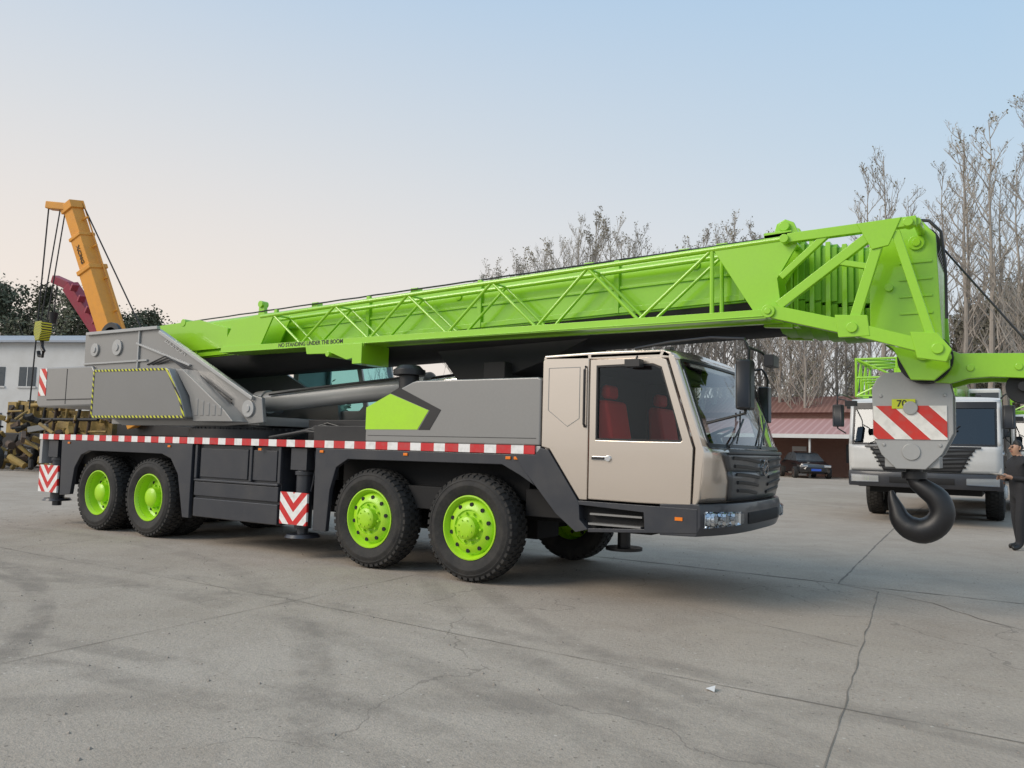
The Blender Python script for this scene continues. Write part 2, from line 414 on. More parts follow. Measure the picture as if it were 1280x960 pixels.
    for yy in (.50, 1.85):
        b = MB(); b.box(1.35, 1.85, yy - .25, yy + .25, 1.28, 1.50); b.prism([(1.32, 1.46), (1.52, 1.46), (1.44, 1.90), (1.30, 1.90)], yy - .24, yy + .24)
        b.prism([(1.31, 1.92), (1.41, 1.92), (1.40, 2.06), (1.32, 2.06)], yy - .13, yy + .13); b.box(1.4, 1.75, yy - .15, yy + .15, 1.1, 1.28)
        b.obj('seat', LINING if second else RED, cab, .04, segs=3)
    b = MB(); b.lathe([(.2 + .016 * math.cos(t), .016 * math.sin(t)) for t in [i * math.pi / 4 for i in range(9)]], 28); b.box(-.19, .19, -.01, .01, -.02, .02); b.cyl((0, 0, 0), (0, .3, 0), .03)
    o = b.obj('steering_wheel', BLACK, cab); o.location = (2.02, 1.85, 1.60); o.rotation_euler = (R(-65), 0, R(270))
    for ys, ye in ((.35, 1.0), (1.2, 1.85)):
        b = MB(); pts = [(fx(ys + (ye - ys) * t, 1.46 + .28 * t) + .03, ys + (ye - ys) * t, 1.46 + .28 * t) for t in (0, .33, .66, 1)]
        b.tube(pts, .010, 6); c = Vector(pts[2]); b.tube([(fx(c.y - .22, 1.47) + .015, c.y - .22, 1.50), (c.x - .005, c.y + .02, c.z), (fx(c.y + .25, 1.8) + .012, c.y + .25, 1.82)], .008, 5)
        b.obj('wiper', BLACK, cab)
    for sgn in (0, 1):
        S = -1 if sgn == 0 else 1; y = 0 if sgn == 0 else W
        b = MB(); mx = 2.88 if sgn == 0 else 2.32
        b.tube([(1.85, y + S * .0, 2.35), (2.2, y + S * .06, 2.385), (min(2.6, mx), y + S * .10, 2.40), (mx + .02, y + S * .13, 2.37), (mx + .06, y + S * .13, 2.28), (mx + .03, y + S * .13, 1.74), (min(2.55, mx + .1), y + S * .05, 1.66)], .014, 8)
        b.obj('mirror_arm', BLACK, cab)
        b = MB(); yo = y + S * .12
        b.loft([[(mx + .04, yo - .10, z0), (mx + .09, yo - .07, z0), (mx + .09, yo + .07, z0), (mx + .04, yo + .10, z0), (mx - .03, yo + .10, z0), (mx - .03, yo - .10, z0)] for z0 in (1.77, 1.79, 2.16, 2.19)])
        b.obj('wing_mirror', BLACK, cab, .02, segs=3)
        b = MB(); b.box(mx - .036, mx - .031, yo - .085, yo + .085, 1.81, 2.15); b.obj('mirror_glass', MIRROR, cab)
    b = MB(); b.loft([[(3.02, .02, z0), (3.10, .03, z0), (3.10, .22, z0), (3.02, .24, z0)] for z0 in (2.15, 2.25)]); b.tube([(2.93, -.12, 2.30), (3.0, .02, 2.27), (3.04, .12, 2.22)], .012); b.obj('front_mirror', BLACK, cab, .02)
    b = MB(); b.box(1.80, 1.95, -.13, -.03, 2.17, 2.24); b.tube([(1.87, -.03, 2.23), (1.87, .02, 2.30)], .01); b.obj('kerb_mirror', BLACK, cab, .015)
    b = MB()
    for yy in (.35, .85, 1.65, 2.15): b.box(2.02, 2.08, yy - .05, yy + .05, 2.37, 2.40)
    b.each('marker_lamp', BLACK, cab, .006)
    return cab

# ================================================================== MAIN CRANE
T = empty('crane_truck', (0, 0, 0), None, 'lime green and grey truck crane with silver cab on concrete', 'crane')
cab = build_cab(T, SILVER, GLASSW)
G = (0, -1.40, -5.63, -6.93)
for i, x in enumerate(G):
    for far in (False, True):
        wheel(T, x, W if far else 0, far, i < 2, i >= 2)
b = MB()
b.box(-8.5, 1.2, .75, 1.75, .62, 1.30)
b.box(-8.6, -2.3, .42, 2.1, .95, 1.33)
for x in G: b.cyl((x, .35, .56), (x, 2.15, .56), .12); b.box(x - .25, x + .25, 1.0, 1.5, .38, .8)
for x in G[:2]:
    for y in (.55, 1.95): b.cyl((x + .3, y, .45), (x + .15, y, 1.2), .04); b.tube([(x - .6, y, .85), (x, y, .70), (x + .6, y, .85)], .05)
b.cyl((-.75, .5, .75), (-.75, 1.0, .75), .22); b.box(-1.0, -.45, .2, .5, .7, .95)
b.box(-2.2, .5, .4, 2.1, .85, 1.3)
b.cyl((-2.0, 1.25, .6), (-5.3, 1.25, .6), .06)
b.box(.5, 2.2, .32, 2.18, .70, .98)
b.obj('chassis', VOID, T, .01)
b = MB()
b.box(-8.68, .845, .012, 2.488, 1.36, 1.425)
b.box(-8.68, -8.60, .01, 2.49, .95, 1.36)
deck = b.obj('deck', GREYL, T, .006)
for y0, y1 in ((-.006, .008), (2.492, 2.506)):
    b = MB(); b.box(-8.68, .79, y0, y1, 1.345, 1.43); b.obj('reflective_strip', STRIP, deck)
for y0, y1, nm in ((-.0, .06, 0), (2.44, 2.5, 1)):
    b = MB()
    b.prism([(-8.0, 1.34), (-4.66, 1.34), (-4.66, .34), (-4.80, .34), (-4.95, .92), (-5.13, 1.13), (-5.35, 1.19), (-7.2, 1.19), (-7.42, 1.12), (-7.58, .92), (-7.66, .50), (-7.96, .47)], y0, y1)
    b.prism([(-2.28, 1.34), (.56, 1.34), (.70, 1.15), (.80, 1.03), (.62, 1.13), (.40, 1.23), (-1.75, 1.22), (-1.93, 1.12), (-2.02, .85), (-2.06, .36), (-2.28, .36)], y0, y1)
    b.each('mudguard', NAVY, T, .008)
    ya, yb = (.02, .55) if nm == 0 else (1.95, 2.48)
    b = MB(); b.box(-4.64, -2.93, ya + .05, yb, .36, 1.34)
    yf = ya if nm == 0 else 2.43
    b.box(-4.60, -2.93, yf, yf + .05, .37, .62); b.box(-4.60, -2.93, yf, yf + .05, .65, .84)
    b.box(-4.60, -2.93, yf - .015, yf + .05, .845, .875)
    b.box(-4.52, -3.55, yf + .02, yf + .06, .90, 1.29); b.box(-3.45, -3.0, yf + .02, yf + .06, .90, 1.29)
    for x in (-4.62, -3.5, -2.96): b.box(x, x + .05, yf, yf + .05, .88, 1.34)
    b.obj('storage_locker', NAVY, T, .01)
    for x0, x1, cx, mat in ((-2.90, -2.35, -2.62, CHEV1), (-8.66, -8.02, -8.34, CHEV2)):
        zb = .40 if cx > -5 else .50; zt = .79 if cx > -5 else .93
        yc = .17 if nm == 0 else 2.33
        b = MB(); b.cyl((cx, yc, .35), (cx, yc, 1.2), .105, n=24); b.cyl((cx, yc, 1.0), (cx, yc, 1.05), .125, n=24)
        b.box(cx - .14, cx + .14, yc - .12, yc + .4 if nm == 0 else yc + .12, 1.06, 1.33)
        b.box(cx - .22, cx + .22, (yc + .13 if nm == 0 else yc - .3), (yc + .3 if nm == 0 else yc - .13), .62, 1.3)
        b.cyl((cx, yc, .28), (cx, yc, .36), .07); b.cyl((cx, yc, .24 if cx > -5 else .36), (cx, yc, .28 if cx > -5 else .40), .22, .19, n=28)
        b.tube([(cx + .16, yc, 1.3), (cx + .2, yc - .02, 1.1), (cx + .14, yc, .9), (cx + .11, yc, .8)], .014)
        og = b.obj('outrigger', NAVY, T, .006)
        b = MB(); yp = (-.0, .03) if nm == 0 else (2.47, 2.5); b.box(x0 + .04, x1 - .04, yp[0], yp[1], zb, zt); b.obj('chevron_plate', mat, og)
b = MB()
for x in (-.9, .45, .55, -3.3, -5.2, -7.8, -2.2): b.box(x, x + .06, -.014, .0, 1.285, 1.315)
b.each('marker_lamp', ORANGE, T, .004)
b = MB(); b.cyl((1.2, 1.25, .33), (1.2, 1.25, .36), .2, n=28); b.cyl((1.2, 1.25, .36), (1.2, 1.25, .9), .07); b.obj('front_jack', BLACK, T)
b = MB()
b.prism([(-1.49, 1.43), (.845, 1.43), (.845, 2.095), (.80, 2.115), (-.76, 2.115), (-.82, 2.10), (-1.49, 1.83)], .0, 2.5)
ec = b.obj('engine_cover', GREY, T, .018, segs=3)
b = MB(); b.prism([(-1.485, 1.57), (-1.485, 1.822), (-1.13, 1.975), (-.57, 1.785), (-.72, 1.575)], -.004, .006); b.obj('lime_decal', GREENW, ec)
b = MB(); b.prism([(-1.13, 1.982), (-1.00, 2.045), (-.40, 1.79), (-.55, 1.572), (-.705, 1.572), (-.555, 1.785)], -.004, .006); b.obj('black_decal', BLACK, ec)
b = MB(); b.box(-1.45, .80, -.003, .0, 1.50, 1.505); b.obj('panel_seam', BLACK, ec)
b = MB(); b.cyl((-1.2, .4, 1.9), (-1.2, .4, 2.22), .12, n=24); b.cyl((-1.2, .4, 2.22), (-1.2, .4, 2.29), .19, n=28); b.cyl((-1.2, .4, 2.29), (-1.2, .4, 2.34), .17, .12, n=28); b.obj('air_intake', BLACK, T, .008)
b = MB()
b.box(-3.5, -1.7, 1.0, 2.2, 1.43, 1.72); b.box(-2.7, -1.55, .35, .9, 1.43, 1.62)
for k in range(5): b.tube([(-3.7, .5 + .08 * k, 1.46), (-3.0, .48 + .1 * k, 1.55 + .03 * k), (-2.2, .55 + .1 * k, 1.5), (-1.5, .7 + .1 * k, 1.56)], .022)
b.obj('hydraulic_unit', BLACK, T, .01)

# turntable and superstructure
b = MB(); b.cyl((-4.9, 1.25, 1.425), (-4.9, 1.25, 1.56), .95, n=64); b.cyl((-4.9, 1.25, 1.56), (-4.9, 1.25, 1.60), .85, n=64)
for k in range(60):
    t = 2 * math.pi * k / 60; b.cyl((-4.9 + .9 * math.cos(t), 1.25 + .9 * math.sin(t), 1.56), (-4.9 + .9 * math.cos(t), 1.25 + .9 * math.sin(t), 1.585), .018, n=6)
b.obj('slewing_ring', BLACK, T)
S = MB()
plate = [(-8.45, 3.12), (-8.38, 3.17), (-6.5, 3.15), (-6.32, 3.08), (-4.16, 2.06), (-3.90, 2.0), (-3.84, 1.66), (-4.6, 1.60), (-7.2, 1.60), (-8.0, 1.9), (-8.42, 2.35)]
for y0, y1 in ((.50, .56), (1.94, 2.0)): S.prism(plate, y0, y1)
S.box(-7.6, -4.0, .56, 1.94, 1.62, 1.75); S.box(-8.35, -7.0, .56, 1.94, 2.3, 2.9)
S.box(-8.42, -7.4, .56, 1.94, 1.95, 2.3)
sup = S.obj('superstructure', GREY, T, .012)
b = MB()
for x, z, r in ((-8.1, 2.85, .11), (-8.1, 2.85, .05), (-7.45, 2.86, .13), (-7.45, 2.86, .06), (-4.15, 1.85, .12), (-4.15, 1.85, .05)): b.cyl((x, .50, z), (x, .47 if r > .1 else .455, z), r, n=28)
b.beam((-6.3, .48, 3.05), (-4.05, .48, 1.99), .06, .05); b.beam((-8.35, .48, 3.13), (-6.35, .48, 3.12), .06, .05)
b.beam((-6.9, .48, 2.9), (-5.5, .48, 2.5), .04, .03); b.beam((-8.4, .485, 2.62), (-6.6, .485, 2.62), .03, .03)
b.beam((-6.85, .485, 3.1), (-6.85, .485, 2.5), .03, .03)
b.each('pivot_boss', GREYL, sup, .005)
b = MB()
for k in range(3): b.tube([(-6.6 + .12 * k, .49, 2.55), (-6.1 + .1 * k, .46 - .01 * k, 2.66 - .03 * k), (-5.4, .46, 2.42 - .04 * k), (-4.5, .47, 1.98 - .05 * k)], .011)
b.each('hydraulic_hose', BLACK, sup)
text('lettering', 'ZOOMLION', .11, FTXT, sup, (-5.92, .496, 2.80), (R(90), R(25.2), 0), .25)
cover = [(-7.45, 2.43), (-7.41, 2.47), (-5.56, 2.44), (-5.48, 2.40), (-5.18, 2.02), (-5.03, 1.72), (-5.06, 1.69), (-7.42, 1.69), (-7.45, 1.73)]
b = MB(); b.prism(cover, .12, .62); b.obj('side_cover', GREYD, sup, .02, segs=3)
def inset(poly, k):
    out = []; n = len(poly)
    for i in range(n):
        a = Vector(poly[i - 1]); p = Vector(poly[i]); c = Vector(poly[(i + 1) % n])
        d1 = (p - a).normalized(); d2 = (c - p).normalized()
        n1 = Vector((d1.y, -d1.x)); n2 = Vector((d2.y, -d2.x)); m = (n1 + n2).normalized()
        q = p + m * k / max(.4, m.dot(n1)); out.append((q.x, q.y))
    return out
b = MB(); b.ring(inset(cover, .012), inset(cover, .045), .113, .13); b.obj('hazard_border', HAZ, sup)
b = MB(); b.prism([(-5.50, 2.42), (-5.35, 2.42), (-4.35, 1.82), (-4.15, 1.66), (-5.02, 1.66), (-5.14, 2.02)], .24, .60)
for k in range(5): b.box(-5.0 + k * .13, -4.92 + k * .13, .232, .25, 1.74, 1.98 - k * .03)
b.obj('ladder_cover', GREY, sup, .012)
b = MB(); b.prism([(-9.80, 2.56), (-9.76, 2.60), (-8.1, 2.58), (-8.02, 2.5), (-8.02, 1.92), (-9.72, 1.90), (-9.80, 1.96)], .45, 2.05); b.obj('counterweight', GREY, sup, .03, segs=3)
b = MB(); b.box(-9.74, -9.5, .443, .46, 2.1, 2.58); b.obj('striped_plate', DIAG, sup)
b = MB(); b.box(-9.45, -8.05, .444, .46, 2.02, 2.035); b.box(-8.85, -8.84, .444, .46, 1.95, 2.55); b.obj('panel_seam', BLACK, sup)
b = MB(); b.cyl((-7.9, .6, 3.0), (-7.9, 1.9, 3.0), .24, n=28); b.cyl((-7.9, .6, 3.0), (-7.9, .66, 3.0), .32, n=28); b.cyl((-7.9, 1.84, 3.0), (-7.9, 1.9, 3.0), .32, n=28); b.obj('winch', BLACK, sup)
b = MB()
xo0, xo1, yo0, yo1, zo0, zo1 = -5.0, -3.35, 2.02, 2.75, 1.55, 2.85
prof = [(xo0, zo0), (xo1 - .1, zo0), (xo1, zo0 + .35), (xo1 - .25, zo1), (xo0, zo1)]
inn = [(xo0 + .12, zo0 + .35), (xo1 - .18, zo0 + .35), (xo1 - .1, zo0 + .42), (xo1 - .32, zo1 - .1), (xo0 + .12, zo1 - .1)]
for a, c in ((yo0, yo0 + .04), (yo1 - .04, yo1)): b.ring(prof, inn, a, c)
b.box(xo0, xo1 - .25, yo0, yo1, zo1 - .05, zo1 + .02); b.box(xo0, xo0 + .05, yo0 + .04, yo1 - .04, zo0, zo1); b.box(xo0, xo1 - .1, yo0 + .04, yo1 - .04, zo0, zo0 + .3)
oc = b.obj('operator_cab', GREYL, T, .01)
TEAL = glass('teal_cab_glass', (.55, .82, .82), .04)
b = MB(); b.add([(x, yo0 + .015, z) for x, z in inn], [[0, 1, 2, 3, 4]]); b.add([(x, yo1 - .02, z) for x, z in inn], [[0, 1, 2, 3, 4]]); b.add([(xo1, yo0 + .04, zo0 + .35), (xo1, yo1 - .04, zo0 + .35), (xo1 - .25, yo1 - .04, zo1 - .03), (xo1 - .25, yo0 + .04, zo1 - .03)], [(0, 1, 2, 3)]); b.each('cab_window', TEAL, oc)

# lift cylinder
b = MB(); a = Vector((-4.75, 1.25, 1.99)); c = Vector((-1.55, 1.25, 2.19)); e = Vector((-.35, 1.25, 2.285))
b.cyl(a, c, .15, n=36); b.cyl(c - (c - a).normalized() * .12, c, .168, n=36); b.cyl(a - (c - a).normalized() * .1, a + (c - a).normalized() * .12, .175, n=36)
b.cyl((-4.8, .9, 1.95), (-4.8, 1.6, 1.95), .12, n=24)
lc = b.obj('lift_cylinder', GREYL, T)
b = MB(); b.cyl(c, e, .105, n=30); b.obj('piston_rod', CHROME, lc)
b = MB(); b.tube([a + Vector((.3, -.16, .1)), a + Vector((1.2, -.17, .17)), c + Vector((-.2, -.17, .1))], .014); b.obj('hydraulic_hose', BLACK, lc)

# boom
def topz(x): return 3.22 + .0255 * (x + 7.04)
def sec(x, inset_=0, lo=False):
    t = topz(x) - inset_; y0 = .92 + inset_; y1 = 1.78 - inset_
    if not lo: pts = [(y0, -.58 + inset_ * .3), (y0, -.04), (y0 + .04, 0), (y1 - .04, 0), (y1, -.04), (y1, -.58 + inset_ * .3)]
    else: pts = [(y0 + .003, -.58), (y0 + .02, -.70), (y0 + .09, -.80), (y0 + .22, -.85), (y1 - .22, -.85), (y1 - .09, -.80), (y1 - .02, -.70), (y1 - .003, -.58)]
    return [(x, y, t + z) for y, z in pts]
b = MB(); b.loft([sec(-6.95), sec(3.0)]); boom = b.obj('boom', GREEN, T, .008)
b = MB()
b.loft([[(x, .90, topz(x) - .30), (x, .90, topz(x) - .27), (x, .925, topz(x) - .27), (x, .925, topz(x) - .30)] for x in (-5.5, 2.9)])
b.loft([[(x, .895, topz(x) - .56), (x, .895, topz(x) - .50), (x, .925, topz(x) - .50), (x, .925, topz(x) - .56)] for x in (-6.2, 2.9)])
for x in (-6.0, -4.2, -2.4, -.6, 1.2, 2.55): b.prism([(x, topz(x) - .56), (x + .06, topz(x) - .56), (x + .06, topz(x) + .02), (x, topz(x) + .02)], .885, .93)
b.prism([(-6.95, 3.0), (-6.95, 3.24), (-5.9, 3.27), (-5.2, 3.1), (-5.2, 2.8), (-6.3, 2.78)], .87, .92)
for x in (-3.9, -.9, 2.1): b.cyl((x, .905, topz(x) - .14), (x, .935, topz(x) - .14), .05, n=20)
b.obj('boom_stiffener', GREEN, boom, .005)
b = MB()
b.tube([(x, .93 + .01 * math.sin(x * 9), topz(x) + .03) for x in [-6.2 + .3 * i for i in range(31)]], .010, 6); b.obj('boom_cable', BLACK, boom)
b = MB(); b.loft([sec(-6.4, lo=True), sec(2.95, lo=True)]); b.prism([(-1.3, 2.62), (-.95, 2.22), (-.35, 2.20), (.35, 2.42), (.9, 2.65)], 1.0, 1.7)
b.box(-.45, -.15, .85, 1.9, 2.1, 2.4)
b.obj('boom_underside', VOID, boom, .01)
b = MB()
b.prism([(2.80, 2.62), (2.80, 3.52), (3.06, 3.53), (3.06, 2.60)], .86, .92); b.prism([(2.80, 2.62), (2.80, 3.52), (3.06, 3.53), (3.06, 2.60)], 1.78, 1.84)
b.box(2.80, 3.06, .86, 1.84, 3.48, 3.54)
b.obj('boom_collar', GREEN, boom, .006)
b = MB()
b.prism([(2.86, 3.5), (2.90, 3.64), (2.98, 3.68), (3.06, 3.64), (3.12, 3.5)], .95, 1.0); b.prism([(2.86, 3.5), (2.90, 3.64), (2.98, 3.68), (3.06, 3.64), (3.12, 3.5)], 1.2, 1.25)
b.cyl((2.98, .9, 3.6), (2.98, 1.3, 3.6), .05, n=16)
b.obj('sheave_bracket', GREEN, boom, .006)
b = MB()
for x in (-4.6,): b.prism([(x, topz(x) - .01), (x + .02, topz(x) + .16), (x + .12, topz(x) + .16), (x + .14, topz(x) - .01)], .93, .99); b.cyl((x + .07, .90, topz(x) + .14), (x + .07, 1.02, topz(x) + .14), .05)
b.obj('guide_roller', GREEN, boom, .004)
b = MB()
for x in (-3.5, -1.7, .8, 1.9, 2.3): b.box(x, x + .12, .95, 1.05, topz(x) - .01, topz(x) + .06)
b.cyl((-6.3, .86, 3.25), (-6.3, 1.1, 3.25), .06)
b.each('boom_lug', GREEN, boom, .006)
for i in range(5):
    ins = .028 * (i + 1); x0 = 3.0 + .14 * i; b = MB()
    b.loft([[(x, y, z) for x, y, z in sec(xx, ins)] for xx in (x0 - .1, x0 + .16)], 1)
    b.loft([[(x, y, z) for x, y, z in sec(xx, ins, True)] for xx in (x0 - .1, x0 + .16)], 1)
    cs = ins - .022; xa = x0 + .06
    b.box(xa, xa + .045, .92 + cs, 1.78 - cs, topz(x0) - .86 + .0, topz(x0) - cs * 1.2 + .01, 0)
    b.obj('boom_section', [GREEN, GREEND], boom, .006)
b = MB()
hd = [(3.74, 3.30), (3.80, 3.40), (4.02, 3.47), (4.17, 3.47), (4.27, 3.34), (4.30, 2.60), (4.31, 2.42), (4.36, 2.32), (4.36, 2.18), (4.24, 2.07), (4.06, 2.08), (3.92, 2.36), (3.74, 2.52)]
for y0, y1 in ((.84, .88), (1.82, 1.86)): b.prism(hd, y0, y1)
b.box(3.74, 3.80, .88, 1.82, 2.55, 3.38); b.box(4.02, 4.10, .88, 1.82, 3.40, 3.46); b.box(4.22, 4.27, .88, 1.82, 2.5, 3.30); b.box(3.80, 4.20, 1.1, 1.6, 2.5, 3.3)
hb = b.obj('boom_head', GREEN, T, .008)
b = MB()
for x, z, r in ((4.12, 3.28, .065), (4.16, 2.32, .075), (4.12, 3.28, .035), (4.16, 2.32, .04), (3.9, 2.9, .035)): b.cyl((x, .845, z), (x, .815 if r > .06 else .80, z), r, n=24)
b.each('pin_boss', GREEN, hb, .004)
b = MB()
for z in (2.65, 2.8, 2.95, 3.1): b.box(3.98, 4.24, .828, .842, z, z + .02)
b.each('foot_rung', GREEN, hb, .004)
for k, (x, z, r) in enumerate(((4.12, 3.28, .18), (4.16, 2.28, .22))):
    b = MB(); b.cyl((x, .89, z), (x, 1.81, z), .06)
    for y in (1.0, 1.1, 1.2, 1.3, 1.4, 1.5, 1.6, 1.7): b.cyl((x, y - .03, z), (x, y + .03, z), r, n=30)
    b.obj('sheave', BLACK, hb)
b = MB()
arm = [(4.15, 2.40), (4.30, 2.38), (4.42, 2.32), (4.60, 2.315), (4.95, 2.30), (5.25, 2.26), (5.33, 2.18), (5.28, 2.10), (4.95, 2.09), (4.65, 2.11), (4.48, 2.10), (4.35, 2.06), (4.15, 2.08)]
b.prism(arm, 1.05, 1.10); b.prism(arm, 1.55, 1.60); b.box(4.3, 4.9, 1.1, 1.55, 2.14, 2.2)
for x in (4.5, 4.85, 5.2): b.cyl((x, 1.035, 2.19), (x, 1.615, 2.19), .03)
am = b.obj('auxiliary_arm', GREEN, T, .006)
for x, z, r in ((5.08, 2.27, .17), (4.88, 2.03, .13)):
    b = MB(); b.cyl((x, 1.2, z), (x, 1.26, z), r, n=30); b.cyl((x, 1.38, z), (x, 1.44, z), r, n=30); b.cyl((x, 1.1, z), (x, 1.5, z), .04); b.obj('sheave', BLACK, am)
b = MB()
b.tube([(4.2, 1.2, 3.44), (4.45, 1.2, 3.08), (5.3, 1.15, 1.85)], .009, 6)
b.tube([(4.1, .88, 3.5), (4.22, .86, 3.47), (4.31, .85, 3.36), (4.34, .85, 3.0), (4.34, .85, 2.6)], .014, 6)
for dx in (-.16, -.08, 0, .08, .16): b.tube([(4.12 + dx, 1.22 + abs(dx), 2.3), (4.06 + dx, 1.32, 2.05)], .009, 6)
b.each('wire_rope', BLACK, hb)
YN, YF = .50, .80
def lz(x): return 3.14 + .0325 * (x + 3.73)
b = MB()
for y in (YN, YF):
    b.cyl((-4.0, y, lz(-4.0)), (3.1, y, lz(3.1)), .028, n=10)
    b.beam((-4.8, y, 2.70), (3.0, y, 2.68), .06, .085)
    bots = [2.85, 1.66, .47, -.74, -1.96, -3.18]; tops = [2.41, 1.08, -.13, -1.36, -2.58, -3.75]
    for i in range(6):
        if i > 0: b.cyl((bots[i], y, 2.71), (tops[i - 1], y, lz(tops[i - 1])), .018, n=8)
        if i > 0: b.cyl((bots[i], y, 2.71), (tops[i], y, lz(tops[i])), .018, n=8)
    b.cyl((2.41, y, 2.71), (2.41, y, lz(2.41)), .022, n=8)
    b.prism([(2.41, 3.36), (3.12, 3.39), (3.20, 3.30), (3.02, 3.0), (3.05, 2.76), (2.95, 2.64), (2.84, 2.66), (2.72, 2.85)], y - .015, y + .015)
    b.prism([(-4.85, 2.66), (-4.55, 3.10), (-3.98, 3.17), (-3.72, 3.16), (-3.98, 2.72)], y - .012, y + .012)
for x in bots + tops: b.cyl((x, YN, lz(x) if x in tops else 2.71), (x, YF, lz(x) if x in tops else 2.71), .014, n=6)
b.box(-4.75, 2.9, YN - .04, YF + .04, 2.655, 2.665)
lj = b.obj('lattice_jib', GREEN, T, .003)
b = MB()
y = .46
A = (3.12, 3.35); B_ = (4.16, 3.37); C_ = (2.98, 2.69); D = (3.64, 2.50); E = (4.34, 2.27)
b.beam((A[0], y, A[1]), (B_[0], y, B_[1]), .07, .085); b.beam((C_[0], y, C_[1]), (D[0], y, D[1]), .09, .12); b.beam((D[0], y, D[1]), (E[0], y, E[1]), .09, .11)
b.beam((3.04, y, 2.74), (3.86, y, 3.33), .06, .085); b.beam((3.90, y, 3.33), (3.66, y, 2.53), .06, .085); b.beam((4.0, y, 3.3), (4.26, y, 2.36), .06, .07)
b.beam((3.5, y, 3.1), (3.80, y, 3.02), .05, .05); b.beam((3.06, y, 3.0), (3.45, y, 3.34), .05, .06)
b.prism([(3.70, 3.40), (4.05, 3.41), (3.95, 3.18), (3.82, 3.16)], y - .045, y - .02)
b.prism([(3.52, 2.62), (3.78, 2.60), (3.80, 2.42), (3.55, 2.42)], y - .05, y - .02)
b.prism([(4.1, 2.44), (4.30, 2.42), (4.40, 2.28), (4.36, 2.18), (4.15, 2.22)], y - .05, y - .02)
for x, z, r in ((2.96, 2.69, .06), (3.66, 2.50, .045), (4.30, 2.29, .045), (4.10, 3.36, .04), (3.1, 3.34, .04), (2.96, 2.69, .03)): b.cyl((x, y - .07 if r > .035 else y - .085, z), (x, y + .06, z), r, n=24)
for p in (B_, D, E, A): b.cyl((p[0], y, p[1]), (p[0], .86, p[1]), .035, n=12)
b.obj('jib_frame', GREEN, lj, .006)
b = MB()
b.prism([(-3.05, 2.66), (-3.02, 2.56), (-2.55, 2.55), (-2.3, 2.46), (-2.05, 2.50), (-2.0, 2.66)], .46, .50); b.box(-2.9, -2.1, .5, .95, 2.57, 2.62); b.box(-2.18, -2.02, .44, .95, 2.40, 2.66)
b.cyl((-2.6, .42, 2.54), (-2.6, .95, 2.54), .035)
b.obj('jib_support', GREEN, T, .006)
text('warning_lettering', 'NO STANDING UNDER THE BOOM', .076, DTXT, lj, (-2.98, .4685, 2.702), (R(90), 0, 0), 0, .001, .0016)

# hook block
HB = empty('hook_block', (4.03, 1.30, 1.30), T)
def hp(u, v): return ((u - 1145) / 136.0, (590 - v) / 136.0)
b = MB()
pl = [hp(*p) for p in ((1118, 471), (1172, 471), (1186, 480), (1190, 500), (1190, 545), (1178, 570), (1160, 589), (1128, 589), (1112, 572), (1103, 550), (1102, 490), (1108, 478))]
b.prism(pl, -.20, -.165); b.prism(pl, .165, .20); b.cyl((0, -.215, .16), (0, .215, .16), .075, n=28); b.cyl((0, -.23, .55), (0, .23, .55), .06, n=28)
b.box(-.22, .22, -.165, .165, .02, .12)
for p in ((1112, 500), (1182, 500), (1115, 560), (1176, 560), (1145, 480)): c_ = hp(*p); b.cyl((c_[0], -.212, c_[1]), (c_[0], -.199, c_[1]), .016, n=8)
b.obj('block_body', GREYL, HB, .01)
b = MB(); b.cyl((0, -.16, .52), (0, .16, .52), .045)
for yy in (-.12, -.04, .04, .12): b.lathe([(.04, -.03), (.27, -.03), (.24, -.008), (.24, .008), (.27, .03), (.04, .03)], 40, 0, (0, yy, .52))
b.obj('sheave', BLACK, HB)
b = MB(); b.box(-.305, .285, -.212, -.202, .27, .57); b.obj('striped_plate', DIAG, HB)
b = MB(); b.box(-.15, .04, -.220, -.213, .545, .63); b.obj('capacity_label', YELL, HB)
text('capacity_lettering', '70t', .085, DTXT, HB, (-.055, -.223, .588), (R(90), 0, 0), 0, .001, .001)
b = MB(); b.cyl((0, 0, -.10), (0, 0, .06), .07, n=20); b.cyl((0, 0, -.08), (0, 0, -.02), .105, n=24)
ctrl = [hp(*p) for p in ((1145, 590), (1146, 604), (1157, 613), (1170, 624), (1175, 641), (1168, 656), (1154, 664), (1139, 661), (1129, 651), (1125, 639), (1121, 627), (1119, 617))]
rad = [.06, .065, .085, .10, .105, .11, .115, .108, .09, .068, .045, .018]
path = []; rr_ = []
for i in range(len(ctrl) - 1):
    P0 = Vector(ctrl[max(i - 1, 0)]); P1 = Vector(ctrl[i]); P2 = Vector(ctrl[i + 1]); P3 = Vector(ctrl[min(i + 2, len(ctrl) - 1)])
    for t in (0, .25, .5, .75):
        q = .5 * ((2 * P1) + (P2 - P0) * t + (2 * P0 - 5 * P1 + 4 * P2 - P3) * t * t + (3 * P1 - P0 - 3 * P2 + P3) * t ** 3)
        path.append((q.x, 0, q.y)); rr_.append(rad[i] * (1 - t) + rad[i + 1] * t)
path.append((ctrl[-1][0], 0, ctrl[-1][1])); rr_.append(rad[-1])
b.tube(path, 0, 20, 0, rr_, (0, 1, 0))
b.obj('hook', BLACK, HB)

